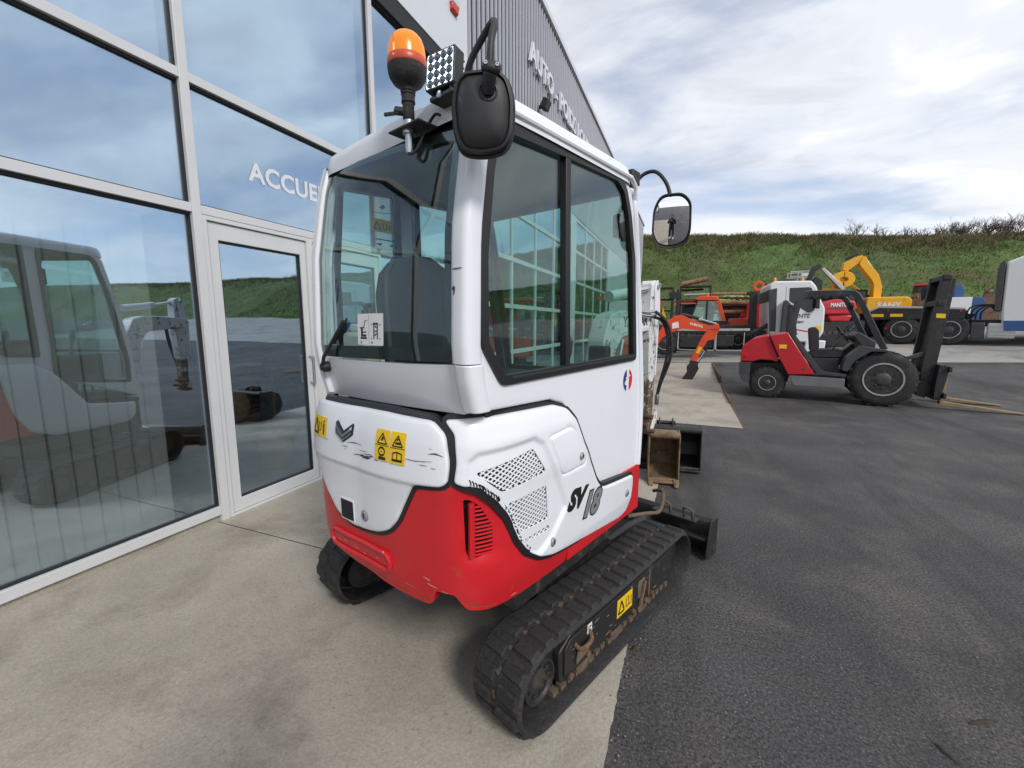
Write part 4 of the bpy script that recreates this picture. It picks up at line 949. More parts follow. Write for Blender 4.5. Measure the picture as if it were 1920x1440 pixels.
# ------------------------------------------------------------------ undercarriage
ID = Matrix.Identity(4)
mat('link_dirt', (.095, .072, .050), .9, var=.5, vs=30, bump=.4, bs=90); mat('chip_grey', (.30, .28, .25), .8, var=.2)
def track(xc, yo, right):
    tr = MB(); w = .128; ya, yb, zc, r = -.62 + yo, .605 + yo, .192, .165
    def path(t, rad):
        """Point and outward direction on the loop, t in 0..1 starting at the rear bottom running under to the front."""
        L1 = yb - ya; La = math.pi * r; P = 2 * L1 + 2 * La; d = (t % 1) * P
        if d < L1: return Vector((0, ya + d, zc - rad)), Vector((0, 0, -1))
        d -= L1
        if d < La: a = -math.pi / 2 + d / r; n = Vector((0, math.cos(a), math.sin(a))); return Vector((0, yb, zc)) + n * rad, n
        d -= La
        if d < L1:
            sag = -.010 * math.sin(math.pi * d / L1); return Vector((0, yb - d, zc + rad + sag)), Vector((0, 0, 1))
        d -= L1; a = math.pi / 2 + d / r; n = Vector((0, math.cos(a), math.sin(a))); return Vector((0, ya, zc)) + n * rad, n
    N = 132; prof = [(-w, .004), (-w, -.002), (-w + .012, -.010), (w - .012, -.010), (w, -.002), (w, .004), (w - .01, .0135), (-w + .01, .0135)]
    for i in range(N):
        p, n_ = path(i / N, r)
        for x, o in prof: q = p + n_ * o; tr.v.append((xc + x, q.y, q.z))
    k = len(prof)
    for i in range(N):
        j = (i + 1) % N; tr.f += [(i * k + a, i * k + (a + 1) % k, j * k + (a + 1) % k, j * k + a) for a in range(k)]
    o = tr.build('rubber_track', 'rubber', exc)
    n = 44; lw = .108
    lug = MB()
    a, b_ = lw / 2, .028
    lug.v = [(-a, -b_, 0), (a, -b_, 0), (a, b_, 0), (-a, b_, 0), (-a + .006, -b_ + .008, .0145), (a - .012, -b_ + .008, .0145), (a - .012, b_ - .006, .0145), (-a + .006, b_ - .006, .0145)]
    lug.f = [(0, 1, 5, 4), (1, 2, 6, 5), (2, 3, 7, 6), (3, 0, 4, 7), (4, 5, 6, 7)]
    me = {s: MB().add([(x * s, y, z) for x, y, z in lug.v], lug.f).mesh('lug', 'rubber', 0) for s in (1, -1)}
    lk = MB().obox((0, 0, .003), (.019, .030, .010)).mesh('core_link', 'link_dirt', 0)
    def place(name, ms, x, t, dz=.0125, jy=0):
        p, n_ = path(t, r); p2, _ = path(t + .002, r); tg = (p2 - p).normalized(); p = p + n_ * dz
        M = Matrix(((1, 0, 0, xc + x), (0, -tg.y, n_.y, p.y), (0, -tg.z, n_.z, p.z), (0, 0, 0, 1)))
        if name == 'core_link': M = M @ Matrix.Rotation(rnd.gauss(0, .25), 4, 'Z') @ Matrix.Diagonal((rnd.uniform(.6, 1.1), rnd.uniform(.45, 1.0), rnd.uniform(.3, 1), 1))
        if name == 'lug': M = M @ Matrix.Rotation(rnd.gauss(0, .03), 4, 'Z') @ Matrix.Diagonal((rnd.uniform(.95, 1.02), rnd.uniform(.9, 1.06), rnd.uniform(.7, 1.05), 1))
        return share(name, ms, o, M)
    for i in range(n):
        t = i / n
        for s in (1, -1): place('lug', me[s], s * (.0115 + lw / 2), t + (s * .0058))
        if right or i % 2: place('core_link', lk, rnd.uniform(-.003, .003), t + .5 / n, .012)
    # frame, sprocket, idler, rollers
    s = 1 if right else -1; xo = xc + s * .078; xi = xc - s * .085
    fr = MB().prism(rpoly([(ya + .13, .09), (yb - .06, .09), (yb + .02, .13), (yb - .02, .25), (yb - .12, .292), (ya + .22, .292), (ya + .12, .24)], .02), min(xo, xi), max(xo, xi), 'x').build('track_frame', 'black_steel', exc, bevel=.006)
    sp = MB().lathe([(.02, -.10), (.10, -.10), (.10, .02), (.145, .025), (.150, .03), (.145, .04), (.095, .045), (.088, .075), (.084, .079), (.078, .076), (.074, .068), (.01, .066)], (xc, ya, zc), (s, 0, 0), 36).build('sprocket', 'black_steel', exc)
    MB().lathe([(.086, .072), (.091, .076), (.088, .081), (.080, .081), (.077, .076)], (xc, ya, zc), (s, 0, 0), 36, cap=False).build('hub_rim', 'black_steel', sp)
    for a in range(9):
        q = 2 * math.pi * a / 9; MB().lathe([(.008, .066), (.008, .074), (.004, .076)], (xc, ya + .058 * math.cos(q), zc + .058 * math.sin(q)), (s, 0, 0), 6).build('hub_bolt', 'black_steel', sp)
    MB().lathe([(.03, -.05), (.135, -.05), (.15, -.03), (.15, .03), (.135, .05), (.05, .055), (.03, .055)], (xc, yb, zc), (s, 0, 0), 32).build('idler', 'black_steel', exc)
    for y in (-.30, -.02, .27): MB().lathe([(.045, -.075), (.058, -.07), (.058, -.03), (.04, -.025), (.04, .025), (.058, .03), (.058, .07), (.045, .075)], (xc, y + yo, .082), (1, 0, 0), 18).build('bottom_roller', 'mud', exc)
    if right:
        gl = MB().obox((0, 0, .006), (.032, .034, .026)).mesh('guide_lug', 'mud', 0)
        for i in range(21): share('guide_lug', gl, o, Matrix.Translation((xc + .052 + rnd.uniform(-.004, .004), ya + .12 + i * .0535, zc - r + .014)))
        # details on the outer face
        X = xo + .001
        MB().prism(rpoly([(ya + .15, .115), (.52, .105), (.52, .275), (ya + .19, .275), (ya + .15, .24)], .012), xo - .002, xo + .010, 'x').build('side_plate', 'black_steel', fr, bevel=.003)
        tf = lambda y, z, o_: (xo + .0105 + o_, y, z)
        def tst(name, y0, y1, z0, z1, parts, base):
            b = MB().prism([(y0, z0), (y1, z0), (y1, z1), (y0, z1)], xo + .0101, xo + .0112, 'x').build(name, base, fr)
            for pl in parts: m = MB(); m.v = [(xo + .0118, y0 + (y1 - y0) * a, z0 + (z1 - z0) * c) for a, c in pl]; m.f = [tuple(range(len(pl)))]; m.build('print', 'ink', b, smooth=0)
        tst('warning_sticker', -.045, .105, .160, .255, tri(.27, .5, .19, .32, .65) + [line((.58, .25), (.58, .72), .02), line((.75, .25), (.75, .75), .02), line((.92, .25), (.92, .72), .02), line((.56, .24), (.94, .24), .03), line((.58, .72), (.75, .76), .02)], 'sticker_yellow')
        tst('small_sticker', -.305, -.270, .225, .270, [line((.3, .2), (.3, .8), .1), line((.5, .3), (.8, .3), .1), line((.5, .7), (.8, .7), .1)], 'paper')
        MB().tube([(xo + .008, -.40, .235), (xo + .034, -.385, .215), (xo + .036, -.31, .215), (xo + .008, -.285, .235)], .010, 8, 4).build('tie_loop', 'rust', fr)
        MB().prism([(-.40, .14), (-.30, .155), (-.30, .20), (-.385, .20)], xo + .011, xo + .022, 'x').build('tie_plate', 'mud', fr, bevel=.004)
        MB().prism(rrect(.16, .235, .165, .262, .01), xo + .0105, xo + .016, 'x').build('cover_plate', 'mud', fr, bevel=.003)
        MB().prism(rpoly([(.165, .13), (.185, .13), (.235, .245), (.215, .25)], .008), xo + .016, xo + .030, 'x').build('cover_lever', 'rust', fr, bevel=.004)
        MB().box(xo + .0105, xo + .014, .285, .300, .12, .27).build('weld_seam', 'mud', fr)
        for k in range(26):
            y = rnd.uniform(-.44, .5); z = rnd.uniform(.115, .27); L = rnd.uniform(.01, .06); w_ = rnd.uniform(.001, .003); q = rnd.uniform(-.6, .9)
            m = MB(); m.v = [(xo + .0109, y + L * t * math.cos(q) - e_ * math.sin(q), z + L * t * math.sin(q) * .4 + e_) for t, e_ in ((0, 0), (.3, w_), (.7, w_ * .6), (1, 0), (.6, -w_), (.2, -w_ * .7))]; m.f = [tuple(range(6))]; m.build('paint_chip', 'chip_grey' if k % 3 else 'mud', fr, smooth=0)
        for y, z in ((.12, .115), (.26, .11), (-.10, .11), (-.30, .13), (-.43, .10), (.33, .12)): MB().lathe([(.016, 0), (.016, .010), (.010, .013)], (xo + .010, y, z), (1, 0, 0), 8).build('frame_bolt', 'rust', fr)
    return o
track(.582, 0, True); track(-.675, -.095, False)
MB().prism([(-.34, .14), (.34, .14), (.34, .34), (-.34, .34)], -.56, .50, 'x').build('center_frame', 'black_steel', exc, bevel=.02)
MB().lathe([(.30, .34), (.32, .36), (.32, .42), (.28, .44)], (0, 0, 0), n=32).build('slew_ring', 'black_steel', exc)
for y in (-.34, .34):
    MB().obox((0, y, .26), (1.1, .09, .08)).build('cross_tube', 'black_steel', exc, bevel=.01)
# hydraulic hose loop beside the front of the track
MB().tube([(.46, .42, .47), (.50, .60, .44), (.50, .78, .40), (.44, .95, .46), (.34, 1.02, .42)], .012, 8, 5).build('hose', 'mud', exc)
# dozer blade
bl = MB(); prof = [(1.235, .0), (1.190, .03), (1.165, .10), (1.162, .17), (1.178, .235), (1.205, .258), (1.218, .25), (1.195, .225), (1.18, .17), (1.184, .10), (1.208, .04), (1.25, .006)]
bl.prism(prof, -.70, .70, 'x'); blade = bl.build('dozer_blade', 'black_steel', exc, bevel=.003)
for x in (-.712, .701): MB().prism([(1.06, .02), (1.25, .0), (1.255, .262), (1.13, .268), (1.09, .16)], x, x + .012, 'x').build('blade_end_plate', 'black_steel', blade, bevel=.003)
MB().prism([(1.10, .12), (1.165, .115), (1.165, .14), (1.10, .14)], -.69, .69, 'x').build('blade_rib', 'black_steel', blade, bevel=.004)
for x in (-.28, .28):
    MB().loft([((x, .40, .20), .045), ((x, .8, .20), .04), ((x * .9, 1.165, .13), .045)], 8).build('blade_arm', 'black_steel', exc)
for x in (.36, .52): MB().tube([(x, 1.14, .255), (x, 1.12, .31), (x + .03, 1.11, .325), (x + .06, 1.12, .31), (x + .06, 1.14, .255)], .009, 8, 4).build('lifting_eye', 'mud', blade)
MB().box(.30, .62, 1.09, 1.16, .238, .252).build('blade_top_plate', 'black_steel', blade, bevel=.003)
MB().loft([((0, .50, .36), .035), ((0, .85, .34), .035)], 10).build('blade_cylinder', 'black_steel', exc); MB().loft([((0, .85, .34), .018), ((0, 1.16, .20), .018)], 10).build('blade_rod', 'chrome', exc)

# ------------------------------------------------------------------ boom and dipper (upper frame)
bs_ = MB().prism(rpoly([(.42, .46), (.80, .50), (.86, .62), (.80, .88), (.60, .90), (.42, .80)], .04), -.12, .14, 'x').build('swing_post', 'white_worn', exc, bevel=.01, pre=UP)
boom = MB().prism(rpoly([(.70, .62), (.82, .60), (.95, 1.05), (1.02, 1.40), (1.12, 1.50), (1.74, 1.555), (1.80, 1.62), (1.74, 1.68), (1.10, 1.70), (.93, 1.66), (.84, 1.50), (.76, 1.05)], .03), -.075, .06, 'x').build('boom', 'white_worn', exc, bevel=.008, pre=UP)
MATS['boom_white'] = MATS['white_paint']
bside = MB().prism(rpoly([(1.06, 1.53), (1.70, 1.575), (1.70, 1.66), (1.06, 1.685)], .01), .0605, .0635, 'x').build('boom_side', 'white_paint', boom, pre=UP)
P, F = text_tris('YANMAR', .115, bold=.004)
m = MB(); m.v = [(.0645, 1.12 + a * .93, 1.578 + b_ * .9 + a * .03) for a, b_ in P]; m.f = list(F); m.build('lettering', 'ink', bside, smooth=0, pre=UP)
for z0, z1, y0, y1 in ((1.36, 1.80, .92, 1.35),):
    MB().loft([((.04, y0, z0 + .43), .04), ((.04, y1, z1 + .05), .04)], 12).build('arm_cylinder', 'white_paint', exc, pre=UP); MB().loft([((.04, y1, z1 + .05), .018), ((.04, 1.70, 1.905), .018)], 10).build('arm_cylinder_rod', 'chrome', exc, pre=UP)
MB().loft([((.04, .86, .70), .042), ((.04, 1.02, 1.05), .042)], 12).build('boom_cylinder', 'white_paint', exc, pre=UP); MB().loft([((.04, 1.02, 1.05), .02), ((.04, 1.16, 1.48), .02)], 10).build('boom_cylinder_rod', 'chrome', exc, pre=UP)
dip = MB().prism(rpoly([(1.62, 1.93), (1.70, 1.965), (1.755, 1.90), (1.80, 1.66), (1.77, 1.40), (1.758, 1.10), (1.636, 1.10), (1.62, 1.30), (1.60, 1.60)], .02), -.04, .068, 'x').build('dipper', 'white_worn', exc, bevel=.008, pre=UP)
MB().prism(rpoly([(1.756, 1.105), (1.74, .68), (1.70, .63), (1.655, .68), (1.638, 1.105)], .012), -.038, .066, 'x').build('dipper_tip', 'paint_gone', dip, bevel=.006, pre=UP)
for x in (-.054, .070):
    MB().prism(rpoly([(1.655, 1.88), (1.70, 1.97), (1.75, 1.90), (1.79, 1.60), (1.68, 1.58)], .02), x, x + .012, 'x').build('dipper_cheek', 'white_paint', dip, bevel=.003, pre=UP)
for z, y, w in ((1.62, 1.76, .10), (1.915, 1.70, .09), (.67, 1.70, .10), (.80, 1.66, .09), (.735, 1.60, .07)):
    MB().cyl((.014 - w, y, z), (.014 + w, y, z), .022, n=14).build('pin', 'rust' if z < 1 else 'steel', dip, pre=UP)
MB().loft([((.015, 1.845, 1.62), .032), ((.015, 1.83, 1.15), .032)], 12).build('bucket_cylinder', 'white_paint', exc, pre=UP); MB().loft([((.015, 1.83, 1.15), .016), ((.015, 1.80, .82), .016)], 10).build('bucket_cylinder_rod', 'chrome', exc, pre=UP)
for x in (-.055, .072): MB().prism(rpoly([(1.78, .86), (1.82, .80), (1.72, .65), (1.68, .69)], .012), x, x + .014, 'x').build('bucket_link', 'white_worn', dip, bevel=.003, pre=UP)
for dx, dz in ((0, 0), (.03, .04)):
    MB().tube([(.08 + dx, 1.60, 1.66 + dz), (.15 + dx, 1.66, 1.62), (.185 + dx, 1.70, 1.48), (.175 + dx, 1.72, 1.30), (.130 + dx * .3, 1.72, 1.10), (.11, 1.72, .98)], .013, 8, 6).build('hose', 'rubber', exc, pre=UP)
MB().tube([(.065, 1.35, 1.70), (.08, 1.50, 1.69), (.085, 1.62, 1.70)], .012, 8, 4).build('hydraulic_pipe', 'steel', exc, pre=UP); MB().tube([(.085, 1.35, 1.67), (.10, 1.50, 1.66), (.105, 1.62, 1.67)], .012, 8, 4).build('hydraulic_pipe', 'steel', exc, pre=UP)
MB().obox((.11, 1.72, .95), (.03, .03, .09)).build('hose_coupling', 'steel', exc, bevel=.004, pre=UP)

# ------------------------------------------------------------------ loose buckets
mat('bucket_tan', (.24, .165, .095), .75, var=.3, vs=8, dirt=(.10, .065, .04), ds=7, dt=(.48, .62), bump=.3, bs=60)
def bucket(name, lb, loc, rz, w, h, d, m, teeth, ears):
    t = thing(name, lb, 'bucket', loc, rz, 'digging buckets behind the excavator')
    out = [(0, .03), (d * .45, .0), (d * .85, h * .18), (d, h * .5), (d * .88, h * .86), (d * .55, h * 1.0), (.10 * d, h * .98)]
    inn = [(p[0] * .95 + d * .02, p[1] * .93 + .02) for p in out]
    MB().prism(out + inn[::-1], -w / 2 + .012, w / 2 - .012, 'x').build('shell', m, t, bevel=.003)
    for s in (-1, 1):
        a = s * w / 2; MB().prism(rpoly([(-.005, .02), (d * .45, -.0), (d * .87, h * .18), (d * 1.02, h * .5), (d * .9, h * .87), (d * .55, h * 1.02), (.08 * d, h * 1.0), (.04 * d, h * .5)], .02), min(a, a - s * .012), max(a, a - s * .012), 'x').build('side_plate', m, t, bevel=.003)
    MB().box(-w / 2, w / 2, -.05, .04, .012, .030).build('cutting_edge', m, t, bevel=.003)
    for k in range(teeth):
        x = -w / 2 + .03 + (w - .06) * k / max(1, teeth - 1)
        MB().add([(x - .026, 0, .002), (x + .026, 0, .002), (x + .026, 0, .05), (x - .026, 0, .05), (x - .02, -.115, .001), (x + .02, -.115, .001), (x + .02, -.115, .018), (x - .02, -.115, .018)], [(0, 1, 2, 3), (4, 7, 6, 5), (0, 4, 5, 1), (1, 5, 6, 2), (2, 6, 7, 3), (3, 7, 4, 0)]).build('tooth', m, t, bevel=.004)
    if ears:
        for x in (-.075, .065): MB().prism(rpoly([(.10 * d, h * .96), (.62 * d, h * .96), (.55 * d, h * 1.18), (.20 * d, h * 1.16)], .03), x, x + .014, 'x').build('ear', m, t, bevel=.003)
        MB().cyl((-.10, .36 * d, h * 1.08), (.10, .36 * d, h * 1.08), .022, n=12).build('ear_pin', m, t)
    MB().cyl((-w / 2 + .012, .12 * d, h * .97), (w / 2 - .012, .12 * d, h * .97), .035, n=14).build('lip_tube', m, t)
    return t
bucket('digging_bucket', 'small tan toothed digging bucket standing in front of the wide black bucket', (-.16, 4.42, .008), R(6), .30, .50, .42, 'bucket_tan', 2, False)
bucket('ditching_bucket', 'wide black toothless ditching bucket standing behind the small tan bucket', (-.17, 4.86, .008), R(4), .74, .46, .42, 'black_steel', 0, True)

# ------------------------------------------------------------------ machines and trucks in the yard
mat('red_body', (.50, .012, .022), .35, var=.06, vs=2, coat=.2, dirt=(.30, .06, .045), ds=3, dt=(.6, .75)); mat('orange_paint', (.72, .075, .018), .4, var=.08, vs=3, dirt=(.35, .07, .03), ds=4, dt=(.6, .75))
mat('yellow_paint', (.80, .40, .01), .4, var=.06, vs=2, dirt=(.40, .20, .03), ds=3, dt=(.6, .75)); mat('dark_grey', (.045, .046, .048), .5, var=.15, vs=4, dirt=(.09, .08, .07), ds=4, dt=(.55, .72)); mat('mid_grey', (.16, .16, .16), .55, var=.15, vs=4)
mat('tyre', (.018, .018, .018), .8, var=.2, vs=8, dirt=(.06, .055, .05), ds=5, dt=(.5, .7), bump=.2, bs=60); mat('rim_grey', (.34, .34, .34), .55, .1, var=.15, vs=6, dirt=(.16, .14, .12), ds=8, dt=(.55, .7)); mat('truck_white', (.70, .72, .72), .35, var=.03, vs=1, dirt=(.52, .50, .46), ds=2, dt=(.6, .8))
mat('blue_paint', (.03, .085, .24), .45, var=.1); mat('orange_lens', (.8, .22, .02), .3); mat('alu', (.48, .48, .47), .4, .5, var=.1, vs=3); mat('wood_log', (.26, .15, .08), .85, var=.35, vs=6); mat('lime_spray', (.16, .60, .05), .7); mat('dark_window', (.02, .026, .03), .1)
def wheel(parent, x, y, z, r, w, rr_, lug=0, side=-1, hub='rim_grey', name='wheel'):
    """Wheel on the Y axis: tyre with tread blocks, rim, hub. side -1 = outer face towards -Y."""
    q = MB().lathe([(rr_, -w / 2), (r * .80, -w / 2), (r * .93, -w * .47), (r, -w * .36), (r, w * .36), (r * .93, w * .47), (r * .80, w / 2), (rr_, w / 2)], (x, y, z), (0, 1, 0), 40).build(name, 'tyre', parent)
    f = y + side * w / 2
    MB().lathe([(rr_ * 1.02, 0), (rr_ * 1.0, .012), (rr_ * .93, .010), (rr_ * .88, -.05), (rr_ * .55, -.07), (rr_ * .42, -.03), (rr_ * .36, .0), (.01, .005)], (x, f, z), (0, side, 0), 32, cap=False).build('rim', hub, q)
    MB().lathe([(rr_ * .58, -.066), (rr_ * .52, -.03), (rr_ * .40, .004), (rr_ * .2, .02), (.01, .022)], (x, f, z), (0, side, 0), 24, cap=False).build('hub', 'dark_grey', q)
    nb = 8 if rr_ > .2 else 5; bm_ = MB().lathe([(.016, 0), (.016, .02), (.008, .024)], (0, 0, 0), (0, side, 0), 6).mesh('wheel_nut', 'dark_grey')
    for k in range(nb): a = 2 * math.pi * k / nb; share('wheel_nut', bm_, q, Matrix.Translation((x + rr_ * .48 * math.cos(a), f - side * .008, z + rr_ * .48 * math.sin(a))))
    if lug:
        lm_ = MB().add([(-.035, -w * .40, -.01), (.035, -w * .40, -.01), (.025 + .06, .0, -.01), (-.045 + .06, 0, -.01), (-.028, -w * .40, .032), (.028, -w * .40, .032), (.018 + .06, 0, .032), (-.038 + .06, 0, .032)], [(0, 1, 5, 4), (1, 2, 6, 5), (2, 3, 7, 6), (3, 0, 4, 7), (4, 5, 6, 7)]).mesh('tread_block', 'tyre', 0)
        l2 = MB().add([(a, -b_, c) for a, b_, c in [tuple(v.co) for v in lm_.vertices]], [tuple(p.vertices)[::-1] for p in lm_.polygons]).mesh('tread_block', 'tyre', 0)
        for k in range(lug):
            a = 2 * math.pi * k / lug; M = Matrix.Translation((x, y, z)) @ Matrix.Rotation(a, 4, 'Y') @ Matrix.Translation((0, 0, r - .012))
            share('tread_block', lm_, q, M); share('tread_block', l2, q, Matrix.Translation((x, y, z)) @ Matrix.Rotation(a + math.pi / lug, 4, 'Y') @ Matrix.Translation((0, 0, r - .012)))
    return q
# red rough-terrain forklift; local x forward (world +X), y = depth from the near side
ft = thing('rough_terrain_forklift', 'red rough terrain forklift with black mast and forks lowered on the asphalt', 'forklift', (2.6, 10.40, 0), R(-9))
FP = Matrix.Translation((-2.56, 0, -.02)); S_ = 1.015
def fp(name, pl, m, y0, y1, parent=ft, bevel=.012, rd=0.0, seg=2):
    return MB().prism(rpoly(pl, rd, 4) if rd else pl, y0, y1, 'y').build(name, m, parent, bevel=bevel, seg=seg, pre=FP)
hoodp = [(1.03, .80), (1.035, 1.03), (1.07, 1.16), (1.25, 1.31), (1.53, 1.385), (1.76, .86), (1.72, .80), (1.62, .84), (1.40, .845), (1.25, .79)]
fp('engine_hood', hoodp, 'red_body', .06, 1.62, bevel=.06, rd=.03, seg=4); fp('rear_bumper', [(1.005, .785), (1.03, .50), (1.10, .37), (1.23, .345), (1.23, .74), (1.26, .78)], 'dark_grey', .0, 1.68, bevel=.05, rd=.03, seg=3)
fp('counterweight', [(1.12, .38), (1.95, .36), (2.0, .80), (1.2, .76)], 'dark_grey', .34, 1.34)
sp_ = fp('side_panel', [(1.545, 1.375), (1.88, 1.44), (2.40, .585), (1.93, .555), (1.775, .86)], 'red_body', .0, 1.68, bevel=.02)
MB().lathe([(.026, 0), (.026, .006), (.014, .008)], (2.20, .0, .69), (0, -1, 0), 14).build('panel_lock', 'dark_grey', sp_, pre=FP)
for pl in ([(1.735, 1.105), (1.87, 1.105), (1.87, 1.185), (1.735, 1.185)],): fp('reflector', pl, 'sticker_yellow', -.008, -.001, sp_, bevel=.002)
fp('tail_light', [(1.035, .885), (1.15, .885), (1.15, .99), (1.04, .995)], 'lamp_red', .045, .10, bevel=.01); fp('tail_light', [(1.035, .885), (1.15, .885), (1.15, .99), (1.04, .995)], 'lamp_red', 1.58, 1.635, bevel=.01)
fp('step_sill', [(1.95, .55), (2.90, .53), (2.90, .345), (2.05, .33)], 'mid_grey', .02, .20, bevel=.01); fp('cab_floor', [(2.0, .55), (2.92, .53), (2.92, .57), (2.0, .59)], 'dark_grey', .10, 1.58)
for y in (.0, 1.60):     # overhead guard, near and far side frames
    MB().tube([(2.0, y + .04, 1.38), (1.955, y + .04, 1.55), (2.00, y + .04, 1.95), (2.045, y + .04, 2.12), (2.11, y + .04, 2.20), (2.20, y + .04, 2.235), (2.82, y + .04, 2.225), (2.92, y + .04, 2.19), (3.0, y + .04, 2.08), (3.25, y + .04, 1.55), (3.45, y + .04, 1.13)], .066, 4, 3).build('guard_frame', 'dark_grey', ft, pre=FP)
    fp('guard_diagonal', [(1.90, 1.43), (2.00, 1.40), (2.48, .70), (2.56, .655), (2.91, .625), (2.91, .57), (2.43, .60)], 'dark_grey', y, y + .08, rd=.02)
    fp('front_fender', [(2.83, .70), (2.83, .80), (2.87, .94), (3.10, 1.19), (3.50, 1.125), (3.50, 1.085), (3.25, 1.085), (3.02, .90), (2.92, .68)], 'dark_grey', y - .04 if y < 1 else y - .3, y + .36 if y < 1 else y + .1, rd=.02)
for x in (2.16, 2.34, 2.52, 2.70, 2.88): MB().box(x - .02, x + .02, .05, 1.63, 2.20, 2.25).build('guard_bar', 'dark_grey', ft, pre=FP)
fp('dashboard', [(3.01, 1.37), (3.08, 1.46), (3.36, 1.27), (3.37, .70), (3.20, .70), (3.13, 1.21)], 'dark_grey', .35, 1.32, rd=.02)
sw = MB(); sw.tube([Vector((2.86, .84, 1.42)) + Matrix.Rotation(R(55), 3, 'Y') @ Vector((.19 * math.cos(a), .19 * math.sin(a), 0)) for a in np.linspace(0, 2 * math.pi, 25)], .016, 8); swo = sw.build('steering_wheel', 'black_plastic', ft, pre=FP)
MB().tube([(2.86, .84, 1.42), (3.08, .84, 1.26)], .022, 8).build('steering_column', 'black_plastic', swo, pre=FP); MB().tube([(2.96, .84, 1.58), (2.76, .84, 1.27)], .013, 6).build('wheel_spoke', 'black_plastic', swo, pre=FP)
sq = fp('seat', [(2.30, 1.00), (2.40, .90), (2.86, .93), (2.88, 1.06), (2.80, 1.10), (2.46, 1.08)], 'seat_fabric', .52, 1.06, bevel=.04, rd=.03, seg=3); fp('seat_backrest', [(2.32, 1.02), (2.26, 1.52), (2.36, 1.56), (2.44, 1.48), (2.47, 1.10)], 'seat_fabric', .54, 1.04, sq, bevel=.04, rd=.04, seg=3); fp('seat_box', [(2.35, .60), (2.84, .58), (2.82, .90), (2.36, .90)], 'dark_grey', .48, 1.10)
MB().tube([(2.66, .42, 1.05), (2.75, .42, 1.20), (2.78, .42, 1.24)], .014, 6).build('control_lever', 'black_plastic', ft, pre=FP)
wheel(ft, 3.48 - 2.56, .20, .535, .525, .38, .315, 20); wheel(ft, 3.48 - 2.56, 1.46, .535, .525, .38, .315, 0, 1); wheel(ft, 1.57 - 2.56, .20, .335, .325, .27, .165, 22); wheel(ft, 1.57 - 2.56, 1.46, .335, .325, .27, .165, 0, 1)
MB().box(3.40, 3.56, .2, 1.46, .44, .62).build('front_axle', 'dark_grey', ft, pre=FP)
for y in (.42, 1.14):   # mast rails
    ms = fp('mast_rail', [(4.06, .25), (4.20, .20), (4.36, 2.50), (4.22, 2.52)], 'black_steel', y, y + .12, bevel=.006); fp('inner_rail', [(4.18, .28), (4.27, .26), (4.42, 2.44), (4.33, 2.46)], 'black_steel', y + .03, y + .10, ms, bevel=.005)
fp('mast_back_plate', [(4.17, .95), (4.20, .95), (4.36, 2.50), (4.33, 2.50)], 'black_steel', .541, 1.139); fp('lift_cylinder', [(4.10, .35), (4.17, .35), (4.31, 2.35), (4.24, 2.35)], 'dark_grey', .56, .64, rd=.01)
for z in (.55, 1.95, 2.42): fp('mast_crossbar', [(4.05 + z * .07, z), (4.17 + z * .07, z), (4.18 + z * .07, z + .1), (4.06 + z * .07, z + .1)], 'black_steel', .40, 1.28)
fp('reflector', [(4.20, 1.73), (4.33, 1.72), (4.33, 1.80), (4.20, 1.81)], 'sticker_yellow', .412, .418, ms, bevel=.002); fp('tilt_cylinder', [(3.30, .74), (3.34, .68), (4.15, 1.02), (4.12, 1.09)], 'dark_grey', .46, .54)
for y in (.70, .92): fp('lift_chain', [(4.34 + .005, .60), (4.355, .60), (4.46, 2.40), (4.445, 2.40)], 'mid_grey', y, y + .035, bevel=0)
for y in (.60, 1.04): MB().tube([(4.18, y, .5), (4.24, y, 1.4), (4.33, y, 2.4), (4.39, y, 2.46), (4.40, y, 2.2), (4.36, y, 1.2)], .014, 6, 4).build('mast_hose', 'rubber', ft, pre=FP)
for y in (.06, 1.56): lh = MB().lathe([(.05, 0), (.07, .02), (.07, .07), (.05, .075)], (3.02, y, 2.02), (1, 0, 0), 14).build('work_light', 'black_plastic', ft, pre=FP)
MB().tube([(2.05, .9, 1.41), (2.02, .9, 1.62), (2.10, .9, 1.66)], .012, 6).build('mirror_stem', 'black_plastic', ft, pre=FP)
cg = fp('fork_carriage', [(4.30, .86), (4.40, .86), (4.44, .75), (4.36, .20), (4.27, .20), (4.27, .5)], 'black_steel', .22, 1.46, bevel=.008); 
for z in (.24, .74): fp('carriage_bar', [(4.37 + z * .06, z), (4.42 + z * .06, z), (4.42 + z * .06, z + .10), (4.37 + z * .06, z + .10)], 'black_steel', .16, 1.52, cg)
mat('fork_steel', (.30, .21, .10), .6, .3, var=.25, vs=6)
for y in (.30, 1.22): fp('fork', [(4.41, .80), (4.46, .80), (4.43, .17), (5.50, .050), (5.50, .035), (4.45, .10), (4.38, .12)], 'fork_steel', y, y + .12, bevel=.004)
MB().tube([(1.90, 1.2, 1.40), (1.90, 1.2, 2.05)], .055, 12).build('exhaust_pipe', 'dark_grey', ft, pre=FP)
P, F = text_tris('MANITOU', .10, bold=.003)
